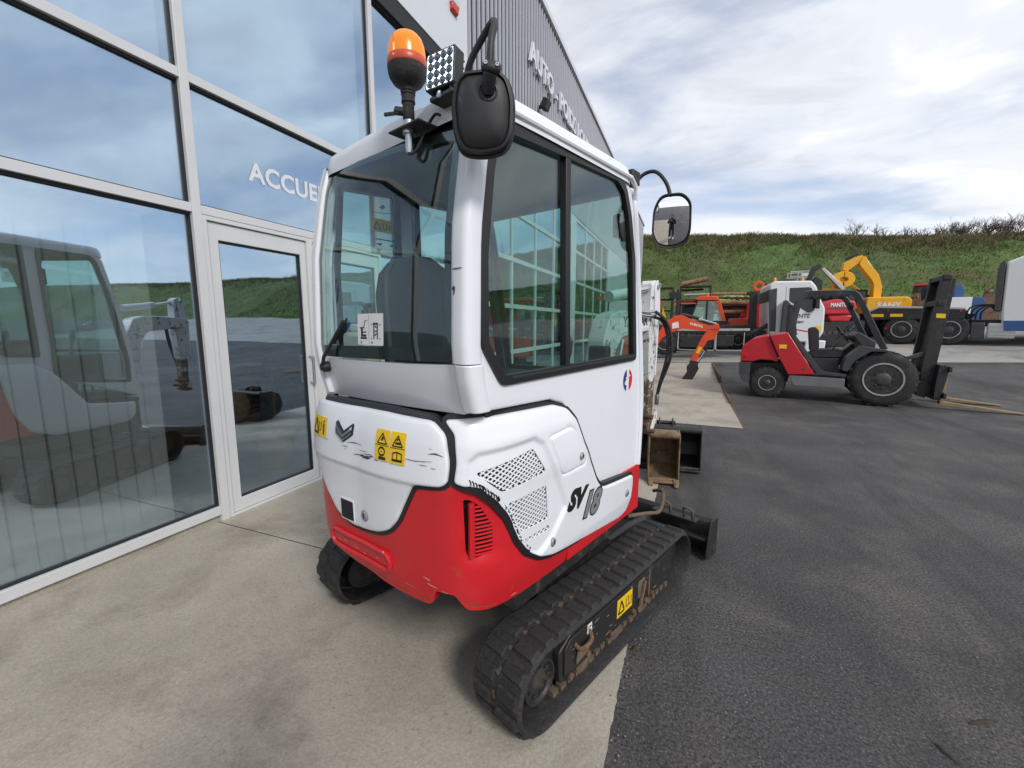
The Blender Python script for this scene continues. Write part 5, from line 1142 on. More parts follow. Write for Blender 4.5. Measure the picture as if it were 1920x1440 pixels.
# white chassis truck seen from the side, cab to the right
wt = thing('white_chassis_truck', 'white cab truck with bare black hook lift chassis behind the forklift', 'truck', (1.6, 18.0, gz(1.6, 18.6)))
WP = Matrix.Translation((-1.6, 0, -gz(1.6, 18.6)))
def wp_(name, pl, m, y0, y1, parent=wt, bevel=.01, rd=0.0, pre=WP): return MB().prism(rpoly(pl, rd, 4) if rd else pl, y0, y1, 'y').build(name, m, parent, bevel=bevel, pre=pre)
tcab = wp_('cab', [(2.60, 2.97), (2.74, 3.10), (3.86, 3.08), (4.02, 2.88), (4.14, 2.52), (4.33, 2.12), (4.35, 1.30), (4.16, .95), (3.73, .95), (2.93, 1.05), (2.68, 1.30)], 'truck_white', .0, 2.35, bevel=.05, rd=.05)
wp_('side_window', [(3.22, 2.85), (3.86, 2.86), (4.02, 2.52), (4.02, 2.06), (3.84, 1.98), (3.24, 2.40)], 'dark_window', -.012, .02, tcab, rd=.04); wp_('door_seam', [(3.12, 2.9), (3.13, 2.9), (3.13, 1.3), (3.12, 1.3)], 'dark_hole', -.003, .01, tcab, bevel=0); wp_('back_trim', [(2.60, 2.80), (2.84, 2.86), (2.90, 1.32), (2.70, 1.32)], 'dark_grey', -.015, 2.36, tcab)
wp_('mirror', [(3.98, 2.62), (4.10, 2.60), (4.12, 2.1), (3.98, 2.14)], 'black_plastic', -.22, -.08, tcab, bevel=.03); wp_('front_bumper', [(3.80, .60), (4.42, .60), (4.44, 1.02), (3.85, 1.0)], 'truck_white', -.02, 2.37, tcab, bevel=.04); wp_('sill_step', [(3.0, .55), (3.4, .55), (3.4, 1.05), (3.0, 1.05)], 'dark_grey', .02, .4, tcab)
for a in ('RPENTE', 'location'):
    P, F = text_tris(a, .20 if a[0] == 'R' else .155, shear=.0 if a[0] == 'R' else .3, bold=.003); m = MB(); m.v = [(3.26 + x * .92, -.004, (1.80 if a[0] == 'R' else 1.62) + z) for x, z in P]; m.f = [f[::-1] for f in F]; m.build('lettering', 'ink', tcab, smooth=0, pre=WP)
wp_('stripe', [(3.3, 1.42), (3.9, 1.30), (3.9, 1.345), (3.3, 1.465)], 'red_print', -.004, .001, tcab, bevel=0); wp_('reflector', [(4.08, 1.36), (4.26, 1.34), (4.26, 1.52), (4.08, 1.54)], 'sticker_yellow', -.006, .001, tcab, bevel=0); wp_('air_shield', [(2.84, 3.10), (3.4, 3.12), (3.36, 3.19), (2.95, 3.19)], 'dark_grey', .3, 2.0, tcab, rd=.03)
for x in (2.78, 3.70): MB().lathe([(.055, 0), (.06, .03), (.055, .11), (.03, .14)], (x, .25 if x < 3 else .6, 3.10), n=14).build('beacon', 'orange_lens', tcab, pre=WP)
wp_('chassis_rail', [(-1.25, 1.20), (2.7, 1.20), (2.7, 1.36), (-1.25, 1.36)], 'black_steel', .6, .75); wp_('chassis_rail', [(-1.25, 1.20), (2.7, 1.20), (2.7, 1.36), (-1.25, 1.36)], 'black_steel', 1.6, 1.75)
rl = wp_('side_rail', [(-.42, 1.32), (2.10, 1.335), (2.10, 1.42), (-.42, 1.405)], 'alu', .10, .18)
for k in range(6): MB().lathe([(.014, 0), (.014, .01), (.006, .012)], (-.2 + k * .42, .10, 1.365), (0, -1, 0), 8).build('rail_bolt', 'dark_grey', rl, pre=WP)
wp_('tank_box', [(-.30, .68), (.90, .68), (.90, 1.17), (-.30, 1.16)], 'black_steel', .08, .58, bevel=.03); wp_('battery_box', [(1.02, .76), (1.58, .77), (1.58, 1.17), (1.02, 1.17)], 'black_steel', .08, .58, bevel=.02)
for x0, x1 in ((-.36, .94), (.98, 1.92)): MB().tube([(x0, .03, 1.28), (x0, .03, .66), (x0 + .06, .03, .60), (x1 - .06, .03, .60), (x1, .03, .66), (x1, .03, 1.28)], .018, 8).build('guard_tube', 'alu', wt, pre=WP)
for y0, y1 in ((.85, 1.0), (1.3, 1.45)): wp_('hook_frame', [(-1.2, 1.40), (2.2, 1.42), (2.25, 1.56), (-1.2, 1.52)], 'black_steel', y0, y1)
wp_('hook_arm', [(2.14, 1.42), (2.42, 1.42), (2.36, 2.80), (2.15, 2.84), (2.0, 2.80), (2.14, 2.66)], 'black_steel', 1.0, 1.3, rd=.02); wp_('air_intake', [(3.02, 1.30), (3.28, 1.30), (3.25, 2.28), (3.12, 2.42), (3.04, 2.40)], 'dark_grey', -.30, -.06, rd=.03)
for k, (x, z) in enumerate(((2.05, 1.26), (2.28, 1.38), (2.46, 1.5))): MB().tube([(x, .3, z - .1), (x + .2, .25, z + .05), (x + .38, .3, z + .12)], .07, 8, 4).build('air_hose', 'rubber', wt, pre=WP)
zg = gz(1.6, 18.6)
for x in (-.85,): wheel(wt, x - 1.6, .30, .51, .50, .55, .29, 0); wheel(wt, x - 1.6, 2.05, .51, .50, .55, .29, 0, 1)
wheel(wt, 3.62 - 1.6, .22, .51, .50, .30, .29); wheel(wt, 3.62 - 1.6, 2.13, .51, .50, .30, .29, 0, 1); wp_('wheel_arch', [(-1.45, 1.0), (-1.2, 1.32), (-.5, 1.32), (-.27, 1.0), (-.36, 1.0), (-.55, 1.24), (-1.15, 1.24), (-1.36, 1.0)], 'black_plastic', .02, .56, bevel=.01)
# orange loader behind the truck chassis
ol_ = thing('orange_site_machine', 'orange cabbed site machine behind the black truck chassis', 'machine', (1.1, 21.0, gz(1.1, 21.6)))
OP = Matrix.Translation((-1.1, -.5, -gz(1.1, 21.6)))
op = lambda name, pl, m, y0, y1, parent=ol_, bevel=.012, rd=0.0: MB().prism(rpoly(pl, rd, 4) if rd else pl, y0, y1, 'y').build(name, m, parent, bevel=bevel, pre=OP)
oc = op('cab_roof', [(.18, 2.70), (.40, 2.80), (1.08, 2.80), (1.22, 2.58), (1.04, 2.60), (.27, 2.62)], 'orange_paint', .5, 2.1, bevel=.03)
for y in (.5, 2.0): op('rear_pillar', [(1.04, 2.60), (1.22, 2.58), (1.50, 1.70), (1.34, 1.70)], 'orange_paint', y, y + .1, oc); op('front_pillar', [(.28, 2.62), (.34, 2.62), (.08, 1.75), (.0, 1.75)], 'black_trim', y, y + .08, oc); op('door_bar', [(.66, 2.62), (.74, 2.62), (.74, 1.75), (.66, 1.75)], 'black_trim', y, y + .06, oc); op('window_pane', [(.30, 2.60), (1.06, 2.58), (1.34, 1.74), (.06, 1.74)], 'cab_glass', y + .03, y + .036, oc, bevel=0)
op('cab_body', [(-.10, 1.0), (1.60, 1.0), (1.50, 1.72), (.0, 1.76)], 'black_steel', .5, 2.1); op('engine_cover', [(1.55, 1.1), (2.45, 1.1), (2.42, 1.82), (1.70, 1.84)], 'orange_paint', .45, 2.15, rd=.05); op('chassis', [(-.6, .55), (2.5, .55), (2.5, 1.05), (-.6, 1.05)], 'dark_grey', .5, 2.1); op('driver_seat', [(.6, 1.76), (1.0, 1.76), (1.05, 2.25), (.95, 2.3), (.9, 1.95), (.6, 1.95)], 'seat_fabric', 1.0, 1.5, rd=.03)
MB().lathe([(.05, 0), (.055, .03), (.045, .12), (.02, .14)], (.72, .9, 2.80), n=12).build('beacon', 'orange_lens', oc, pre=OP)
for x in (-.1, 2.0): wheel(ol_, x - 1.1, .0, .45, .45, .34, .24); wheel(ol_, x - 1.1, 1.6, .45, .45, .34, .24, 0, 1)
# small orange excavator mostly hidden behind the white one; its boom reaches right
ke = thing('orange_mini_excavator', 'orange mini excavator reaching its short arm and black bucket to the concrete', 'excavator', (-1.75, 13.0, gz(-1.7, 13)))
KP = Matrix.Translation((1.75, 0, -gz(-1.7, 13)))
kp = lambda name, pl, m, y0, y1, parent=ke, bevel=.01, rd=0.0: MB().prism(rpoly(pl, rd, 4) if rd else pl, y0, y1, 'y').build(name, m, parent, bevel=bevel, pre=KP)
kb = kp('boom', [(-1.05, .80), (-.88, .86), (-.67, 1.22), (-.38, 1.38), (-.16, 1.47), (.30, 1.41), (.55, 1.44), (.79, 1.47), (.72, 1.59), (.52, 1.55), (.06, 1.72), (-.20, 1.85), (-.40, 1.81), (-.69, 1.53), (-.92, 1.09)], 'orange_paint', -.07, .07, rd=.02)
ka = kp('dipper', [(.47, 1.41), (.66, 1.60), (.74, 1.61), (.78, 1.45), (.66, 1.17), (.49, 1.14), (.34, .80), (.25, .55), (.08, .58), (.22, .92), (.37, 1.26)], 'orange_paint', -.055, .055, rd=.02)
MB().loft([((-.19, 0, 1.86), .045), ((.25, 0, 1.74), .045)], 10).build('arm_cylinder', 'black_steel', kb, pre=KP); MB().loft([((.25, 0, 1.74), .02), ((.70, 0, 1.60), .02)], 8).build('cylinder_rod', 'chrome', kb, pre=KP)
MB().loft([((.62, 0, 1.20), .04), ((.45, 0, .85), .04)], 10).build('bucket_cylinder', 'black_steel', ka, pre=KP); MB().loft([((.45, 0, .85), .02), ((.28, 0, .50), .02)], 8).build('cylinder_rod', 'chrome', ka, pre=KP)
kp('warning_sticker', [(.22, .80), (.30, .78), (.37, .95), (.29, .98)], 'sticker_yellow', -.0585, -.0555, ka, bevel=0); kp('decal', [(-.42, 1.46), (-.25, 1.50), (-.28, 1.66), (-.44, 1.61)], 'paper', -.0735, -.0705, kb, bevel=0)
P, F = text_tris('KUBOTA', .085, bold=.003); m = MB(); c_, s_ = math.cos(-.28), math.sin(-.28); m.v = [(.02 + a * c_ - b_ * s_, -.0725, 1.585 + a * s_ + b_ * c_) for a, b_ in P]; m.f = [f[::-1] for f in F]; m.build('lettering', 'paper', kb, smooth=0, pre=KP)
kbk = kp('bucket', [(.0, .42), (.10, .52), (.26, .50), (.32, .38), (.24, .20), (.15, .03), (-.12, .02), (.02, .26)], 'black_steel', -.15, .15, bevel=.02, rd=.03); kp('bucket_link', [(.08, .60), (.28, .56), (.30, .44), (.06, .44)], 'black_steel', -.06, .06, kbk)
kp('upper_body', [(-2.4, .55), (-1.0, .55), (-1.0, 1.10), (-1.5, 1.25), (-2.5, 1.1)], 'orange_paint', -.45, .45, rd=.06); kp('swing_post', [(-1.1, .5), (-.85, .55), (-.85, .95), (-1.1, .95)], 'orange_paint', -.1, .1); kp('seat', [(-2.0, 1.2), (-1.6, 1.2), (-1.6, 1.32), (-1.9, 1.34), (-2.0, 1.75), (-2.1, 1.75)], 'seat_fabric', -.2, .2, rd=.03)
for y in (-.45, .25): kp('track', [(-2.3, .03), (-1.0, .03), (-.85, .18), (-1.0, .35), (-2.3, .35), (-2.45, .18)], 'rubber', y, y + .22, rd=.08)
kp('track_frame', [(-2.1, .1), (-1.1, .1), (-1.1, .5), (-2.1, .5)], 'black_steel', -.2, .2)
for y in (-.42, .42): MB().tube([(-2.35, y, 1.1), (-2.3, y, 2.25), (-2.1, y, 2.3)], .025, 8).build('canopy_post', 'black_steel', ke, pre=KP)
kp('canopy', [(-2.5, 2.30), (-1.2, 2.30), (-1.25, 2.38), (-2.4, 2.38)], 'orange_paint', -.5, .5, rd=.03)
# red tracked machine with a tank-like body
rm = thing('red_lift_machine', 'red rounded counterweight machine on dark base behind the forklift cab opening', 'machine', (5.0, 19.6, gz(5, 19.6)))
MP = Matrix.Translation((-5.0, -.6, -gz(5, 19.6)))
mp_ = lambda name, pl, m, y0, y1, parent=rm, bevel=.012, rd=0.0: MB().prism(rpoly(pl, rd, 4) if rd else pl, y0, y1, 'y').build(name, m, parent, bevel=bevel, pre=MP)
mb = mp_('upper_body', [(4.46, 2.35), (4.86, 2.48), (5.45, 2.42), (5.55, 2.12), (5.42, 1.92), (4.62, 1.92), (4.48, 2.12)], 'red_body', .02, 1.8, bevel=.07, rd=.06); mp_('waist_band', [(4.46, 2.125), (5.56, 2.105), (5.55, 2.14), (4.46, 2.16)], 'dark_grey', .015, 1.5, mb, bevel=.004); mp_('lower_body', [(4.70, 1.90), (5.42, 1.90), (5.35, 1.68), (4.78, 1.68)], 'red_body', .06, 1.7, bevel=.04); mp_('chassis', [(4.3, 1.30), (5.8, 1.30), (5.8, 1.67), (4.3, 1.67)], 'black_steel', .05, 1.8)
P, F = text_tris('MANITOU', .19, bold=.006); m = MB(); m.v = [(4.72 + a * .68, .0, 2.215 + b_) for a, b_ in P]; m.f = [f[::-1] for f in F]; m.build('lettering', 'sign_white', mb, smooth=0, pre=MP)
MB().tube([(5.50, .2, 2.02), (5.62, .1, 1.75), (5.35, .0, 1.35)], .04, 8, 4).build('hydraulic_arm', 'dark_grey', rm, pre=MP); 
for k in range(8): MB().lathe([(.075, -.02), (.085, 0), (.06, .02)], (4.42 + k * .18, .04, 1.27), (0, 1, 0), 12).build('track_roller', 'dark_grey', rm, pre=MP)
mp_('track', [(4.3, .80), (5.85, .80), (6.0, 1.0), (5.85, 1.22), (4.3, 1.22), (4.15, 1.0)], 'rubber', .0, .4, rd=.1); mp_('track', [(4.3, .80), (5.85, .80), (6.0, 1.0), (5.85, 1.22), (4.3, 1.22), (4.15, 1.0)], 'rubber', 1.4, 1.8, rd=.1)
rm.location.z = gz(5, 19.6); 
# yellow excavator with a clamshell grab
se = thing('yellow_excavator', 'large yellow excavator with bent boom and a round clamshell grab', 'excavator', (7.6, 23.8, gz(7.6, 23.8)))
SP = Matrix.Translation((-7.6, -.8, -gz(7.6, 23.8)))
sp2 = lambda name, pl, m, y0, y1, parent=se, bevel=.015, rd=0.0: MB().prism(rpoly(pl, rd, 4) if rd else pl, y0, y1, 'y').build(name, m, parent, bevel=bevel, pre=SP)
ub_ = sp2('upper_body', [(6.95, 2.02), (8.50, 2.02), (8.52, 2.60), (8.35, 2.72), (7.0, 2.72)], 'yellow_paint', .0, 2.3, bevel=.05, rd=.05); sp2('cab', [(6.55, 2.1), (7.35, 2.1), (7.35, 3.12), (6.75, 3.14), (6.58, 2.9)], 'black_trim', 1.2, 2.3, rd=.05); sp2('cab_window', [(6.62, 2.3), (7.28, 2.3), (7.28, 3.04), (6.80, 3.06), (6.66, 2.86)], 'dark_window', 1.18, 1.199, rd=.03)
P, F = text_tris('SANY', .30, bold=.012); m = MB(); m.v = [(7.36 + a * 1.05, -.006, 2.28 + b_) for a, b_ in P]; m.f = [f[::-1] for f in F]; m.build('lettering', 'sign_white', ub_, smooth=0, pre=SP)
sb_ = sp2('boom', [(7.43, 2.4), (7.40, 3.30), (7.30, 3.50), (6.86, 4.10), (6.80, 4.20), (6.92, 4.52), (7.04, 4.50), (7.10, 4.30), (7.54, 3.72), (7.70, 3.20), (7.70, 2.4)], 'yellow_paint', .75, 1.15, rd=.05); st_ = sp2('stick', [(6.90, 4.58), (6.68, 4.52), (6.26, 4.28), (6.22, 3.98), (6.40, 3.90), (6.74, 4.20), (7.0, 4.38)], 'yellow_paint', .80, 1.10, rd=.03)
MB().loft([((7.60, .95, 3.45), .055), ((7.33, .95, 4.05), .055)], 10).build('stick_cylinder', 'black_steel', sb_, pre=SP); MB().loft([((7.33, .95, 4.05), .028), ((7.02, .95, 4.52), .028)], 8).build('cylinder_rod', 'chrome', sb_, pre=SP); MB().loft([((6.72, .95, 4.66), .05), ((6.32, .95, 4.46), .05)], 10).build('grab_cylinder', 'black_steel', st_, pre=SP); MB().tube([(6.8, .9, 4.5), (6.55, .85, 4.35), (6.42, .85, 4.1), (6.36, .85, 3.8)], .03, 6, 4).build('hose', 'rubber', st_, pre=SP)
gb = MB().lathe([(.10, 0), (.13, .05), (.13, .20), (.08, .28)], (6.34, .95, 3.74), n=14).build('grab_rotator', 'yellow_paint', se, pre=SP)
for a0, a1 in ((92, 264), (-84, 88)):
    arc = [(6.28 + .42 * math.cos(R(a)), 3.55 + .36 * math.sin(R(a))) for a in np.linspace(a0, a1, 11)]; ar2 = [(6.28 + .16 * math.cos(R(a)), 3.55 + .10 * math.sin(R(a))) for a in np.linspace(a1, a0, 11)]
    sp2('grab_jaw', arc + ar2, 'yellow_paint', .68, 1.22, gb, bevel=.02)
for y in (.0, 1.7): sp2('track', [(6.6, 1.12), (8.6, 1.12), (8.8, 1.4), (8.6, 1.75), (6.6, 1.75), (6.4, 1.4)], 'rubber', y, y + .6, rd=.12)
sp2('track_frame', [(6.9, 1.3), (8.3, 1.3), (8.3, 2.0), (6.9, 2.0)], 'black_steel', .55, 1.75)
# low-loader trailer and white tractor unit
tl = thing('lowloader_trailer', 'dark gooseneck trailer with pale deck edge hitched to the white tractor unit', 'trailer', (8.69, 20.35, gz(8.69, 20.35)), R(-25))
TP = Matrix.Translation((-8.69, -.3, -gz(8.69, 20.35)))
tp = lambda name, pl, m, y0, y1, parent=tl, bevel=.01, rd=0.0: MB().prism(rpoly(pl, rd, 4) if rd else pl, y0, y1, 'y').build(name, m, parent, bevel=bevel, pre=TP)
tp('deck', [(6.30, 1.98), (6.72, 2.20), (9.02, 2.10), (9.02, 1.78), (6.72, 1.76), (6.45, 1.72)], 'black_steel', .02, 2.5); tp('deck_edge', [(6.28, 2.06), (6.72, 2.285), (9.02, 2.165), (9.02, 2.105), (6.73, 2.205), (6.30, 1.99)], 'alu', .0, .08)
for x in (6.50, 7.05): tp('marker_panel', [(x, 1.86), (x + .36, 1.86), (x + .36, 1.97), (x, 1.97)], 'sticker_yellow', -.006, .019, bevel=0)
for x, z in ((6.98, 2.10), (8.92, 2.05), (6.97, 1.42)): MB().lathe([(.04, 0), (.035, .02)], (x, .0, z), (0, -1, 0), 12).build('marker_lamp', 'lamp_red', tl, pre=TP)
tr_ = thing('white_tractor_unit', 'white lorry tractor unit cut by the right edge of the picture', 'truck', (8.69, 20.37, gz(8.69, 20.35)), R(-25))
RP = Matrix.Translation((-8.69, -.3, -gz(8.69, 20.35)))
rp_ = lambda name, pl, m, y0, y1, parent=tr_, bevel=.012, rd=0.0: MB().prism(rpoly(pl, rd, 4) if rd else pl, y0, y1, 'y').build(name, m, parent, bevel=bevel, pre=RP)
cb = rp_('cab', [(9.82, 3.62), (10.2, 3.80), (11.6, 3.95), (12.1, 3.5), (12.25, 2.6), (12.25, 1.35), (9.95, 1.35), (9.86, 2.0)], 'truck_white', .0, 2.45, bevel=.06, rd=.08); rp_('side_skirt', [(9.98, 1.37), (12.2, 1.37), (12.2, 1.70), (9.93, 1.70)], 'blue_paint', -.012, .02, cb, bevel=.004); rp_('air_dam', [(9.70, 2.06), (9.84, 2.02), (9.80, 3.60), (9.74, 3.68), (9.66, 3.55)], 'dark_grey', -.02, 2.47, cb, rd=.03); rp_('door_seam', [(10.62, 3.4), (10.64, 3.4), (10.64, 1.5), (10.62, 1.5)], 'dark_hole', -.004, .02, cb, bevel=0); rp_('side_window', [(10.85, 3.3), (11.8, 3.3), (12.0, 2.6), (10.85, 2.55)], 'dark_window', -.006, .02, cb)
rp_('tank', [(9.60, 1.12), (10.24, 1.10), (10.24, 1.62), (9.60, 1.62)], 'alu', .02, .7, bevel=.04); rp_('battery_box', [(9.22, 1.08), (9.56, 1.08), (9.54, 1.64), (9.20, 1.64)], 'dark_grey', .04, .7, bevel=.03); rp_('chassis', [(6.9, 1.50), (10.3, 1.50), (10.3, 1.74), (6.9, 1.74)], 'black_steel', .7, 1.8)
for k in range(3): rp_('tank_rib', [(9.60, 1.22 + k * .14), (10.24, 1.22 + k * .14), (10.24, 1.24 + k * .14), (9.60, 1.24 + k * .14)], 'alu', .005, .03, bevel=.004)
zr = gz(8.69, 20.35)
for x in (7.42, 8.69): wheel(tr_, x - 8.69, .0, .53, .53, .58, .30); wheel(tr_, x - 8.69, 1.85, .53, .53, .58, .30, 0, 1); MB().tube([(x + .62 * math.cos(a), .28, zr + .53 + .60 * math.sin(a)) for a in np.linspace(.25, 2.9, 12)], .03, 6).build('mudguard', 'black_plastic', tr_, pre=RP)
wheel(tr_, 11.3 - 8.69, -.1, .53, .53, .32, .30); wheel(tr_, 11.3 - 8.69, 1.9, .53, .53, .32, .30, 0, 1)
for k in range(4): MB().tube([(9.05 + k * .12, .5, 1.75), (9.12 + k * .1, .45, 2.15 - .05 * k), (9.5 + k * .05, .4, 2.25), (9.74, .4, 2.05)], .025, 6, 4).build('air_line', 'rubber', tr_, pre=RP)
MB().prism([(8.75, 1.75), (9.15, 1.75), (9.3, 1.95), (8.8, 1.98)], .7, 1.8, 'y').build('fifth_wheel', 'black_steel', tr_, pre=RP, bevel=.02)
# blue and white container box with arrow, loader crane, log and pipe stacks, racks
cbx = thing('blue_white_tank_box', 'blue and white site box behind the trailer near the right truck', 'box', (10.6, 24.4, gz(10.6, 24.4)))
CP = Matrix.Translation((-10.6, -.4, -gz(10.6, 24.4)))
for nm, pl, mm in (('body', [(10.02, 1.3), (10.84, 1.3), (10.84, 2.70), (10.02, 2.70)], 'truck_white'), ('blue_end', [(10.85, 1.3), (11.25, 1.3), (11.22, 2.68), (10.85, 2.69)], 'blue_paint'), ('yellow_end', [(9.86, 1.3), (10.01, 1.3), (10.01, 2.70), (9.86, 2.70)], 'sticker_yellow')): MB().prism(pl, .0, 1.5, 'y').build(nm, mm, cbx, bevel=.01, pre=CP)
MB().prism([(10.42, 2.705), (10.72, 2.705), (10.72, 3.0), (10.57, 3.30), (10.40, 3.0)], .4, .9, 'y').build('blue_hopper', 'blue_paint', cbx, bevel=.01, pre=CP)
def stack_log(name, lb, cat, p0, p1, r, m, grp, lime=False):
    a, b_ = Vector(p0), Vector(p1); t = thing(name, lb, cat, tuple(a), 0, grp); q = MB(); d = b_ - a
    q.loft([(d * k / 5, r * (1 + .06 * math.sin(k * 2.3))) for k in range(6)], 12); q.build('shaft', m, t)
    u = d.normalized(); q = MB(); q.loft([(u * -.004, r * .8), (u * .0, r * .98)], 12); q.build('end_face', 'wood_log', t)
    if lime:
        for k in range(9):
            s_ = rnd.uniform(.15, .85); c = d * s_; w_ = rnd.uniform(.04, .14); an = rnd.uniform(-2.2, -1.0); n_ = Vector((0, math.cos(an), -math.sin(an))) * (r * 1.05); MB().obox(c + n_, (w_, .05, .05), (rnd.uniform(0, 1), 0, 0)).build('spray_mark', 'lime_spray', t)
gs = 'rolls and logs stacked at the foot of the embankment'
stack_log('timber_roll', 'brown roll lying highest on the stack left of centre', 'roll', (-.40, 22.5, 3.47), (.68, 22.5, 3.68), .11, 'wood_log', gs)
for i, (x0, x1, z, r, y, lim, lb) in enumerate([(.95, 2.65, 2.98, .07, 22.5, False, 'thin pale pole on top of the sprayed timber'), (1.1, 2.7, 2.80, .07, 22.7, True, 'upper pole with lime green spray marks in the timber stack'), (1.15, 2.3, 2.58, .12, 22.4, True, 'lower thick log with lime green spray marks in the timber stack'), (.9, 2.9, 2.32, .12, 22.6, False, 'brown log under the lime sprayed ones'), (-.45, .8, 2.7, .09, 22.6, False, 'dark pole lying below the brown roll')]):
    stack_log('timber_pole', lb, 'pole', (x0, y, z), (x1, y, z - .04), r, 'wood_log', gs, lim)
def rack(name, lb, x, y, w, d, zt, n, m='black_steel'):
    z0 = gz(x, y); t = thing(name, lb, 'rack', (x, y, z0))
    for a in (-w / 2, w / 2):
        for b_ in (0, d): MB().box(a - .03, a + .03, b_ - .03, b_ + .03, 0, zt - z0).build('post', m, t)
    for k in range(n): h = .4 + (zt - z0 - .4) * k / max(1, n - 1); MB().box(-w / 2 - .05, w / 2 + .05, -.045, -.031, h - .04, h).build('beam', m, t); MB().box(-w / 2, w / 2, .031, d - .031, h - .05, h - .02).build('shelf', m, t)
    return t
rack('steel_rack', 'dark steel rack carrying the brown roll and poles', .2, 22.2, 1.3, .8, 3.36, 4); rack('timber_rack', 'dark steel rack under the lime sprayed timber', 1.85, 22.25, 1.9, .7, 2.45, 3); rack('scrap_cage', 'black open cage rack at the left beside the white boom', -1.15, 20.6, .85, .8, 3.2, 6)
lf = thing('spare_mast', 'short black forklift mast standing upright beside the cage rack', 'mast', (-.62, 20.3, gz(-.6, 20.3)))
for x in (-.16, .06): MB().box(x, x + .11, -.1, .06, 0, 2.75).build('rail', 'black_steel', lf, bevel=.01)
for z in (.4, 1.4, 2.5): MB().box(-.049, .059, -.06, .02, z, z + .1).build('crossbar', 'black_steel', lf)
hh = MB().box(-.24, .24, -.16, -.101, 2.35, 2.62).build('head', 'black_steel', lf, bevel=.01)
tk = thing('red_tank', 'small red pressure tank in front of the black cage rack', 'tank', (-1.35, 20.1, gz(-1.3, 20.1)))
MB().lathe([(.02, 0), (.16, .03), (.20, .10), (.20, .40), (.16, .50), (.03, .53)], (-.0, .0, 1.85), n=20).build('shell', 'red_body', tk)
for x in (-.14, .14): MB().box(x - .02, x + .02, -.02, .02, 0, 1.95).build('leg', 'black_steel', tk)
gf = thing('yellow_drum_frame', 'yellow leaning plate beside the small red tank', 'plate', (-1.05, 20.0, gz(-1, 20) + 1.1)); MB().prism([(-.10, .2), (.16, .0), (.22, .1), (-.04, .95)], 0, .05, 'y').build('plate', 'yellow_paint', gf, bevel=.01); MB().box(-.05, .05, .051, .4, -1.1, .3).build('stand', 'black_steel', gf)
cr = thing('loader_crane', 'folded black and grey loader crane standing behind the white truck cab', 'crane', (4.3, 21.2, gz(4.3, 21.2)))
KR = Matrix.Translation((-4.3, 0, -gz(4.3, 21.2)))
for nm, pl, y0, y1, mm in (('column', [(4.62, .7), (4.98, .7), (4.92, 3.35), (4.70, 3.5), (4.60, 3.3)], 0, .35, 'black_steel'), ('inner_boom', [(4.30, 3.05), (4.42, 3.0), (4.66, 3.72), (4.86, 3.84), (4.86, 3.96), (4.70, 4.0), (4.54, 3.9)], .05, .3, 'black_steel'), ('outer_boom', [(4.86, 3.78), (4.94, 3.86), (5.75, 3.0), (5.62, 2.92)], .08, .28, 'alu'), ('base', [(4.35, .7), (5.3, .7), (5.2, 1.5), (4.45, 1.5)], -.3, .7, 'black_steel')): MB().prism(pl, y0, y1, 'y').build(nm, mm, cr, bevel=.015, pre=KR)
MB().loft([((4.75, .40, 2.6), .05), ((4.60, .40, 3.6), .05)], 10).build('crane_cylinder', 'alu', cr, pre=KR)
ca = thing('aluminium_platform', 'pale aluminium work platform cage above the white truck', 'platform', (4.5, 22.9, gz(4.5, 22.9)))
for x in (-.40, 0, .40):
    for y in (0, .7): MB().cyl((x, y, 0), (x, y, 3.1), .022, n=8).build('post', 'alu', ca)
for z in (2.65, 2.88, 3.1): MB().box(-.42, .42, -.02, .02, z - .02, z + .02).build('rail', 'alu', ca); MB().box(-.42, .42, .68, .72, z - .02, z + .02).build('rail', 'alu', ca)
MB().box(.02, .40, .03, .05, 2.9, 3.12).build('toe_board', 'truck_white', ca)
rr2 = thing('red_ring_roller', 'red ring headed machine with red bonnet between truck and loader', 'machine', (2.7, 21.6, gz(2.7, 21.6)))
z0 = gz(2.7, 21.6)
MB().ring([(.22 * math.cos(a), 2.62 + .22 * math.sin(a)) for a in np.linspace(0, 6.1, 20)], [(.11 * math.cos(a), 2.62 + .11 * math.sin(a)) for a in np.linspace(0, 6.1, 20)], -.06, .06, 'y').build('ring', 'orange_paint', rr2, bevel=.01); MB().prism([(-.45, .8), (.9, .8), (.95, 1.9), (.3, 2.12), (-.35, 1.95)], .0, 1.2, 'y').build('bonnet', 'red_body', rr2, bevel=.06)
MB().box(-.08, .08, -.05, .05, 1.9, 2.42).build('post', 'dark_grey', rr2); MB().obox((.38, .1, 2.36), (.5, .3, .26)).build('block', 'wood_log', rr2, bevel=.02)
for x in (-.2, .75): wheel(rr2, x, -.1, .42, .42, .3, .22); wheel(rr2, x, 1.3, .42, .42, .3, .22, 0, 1)
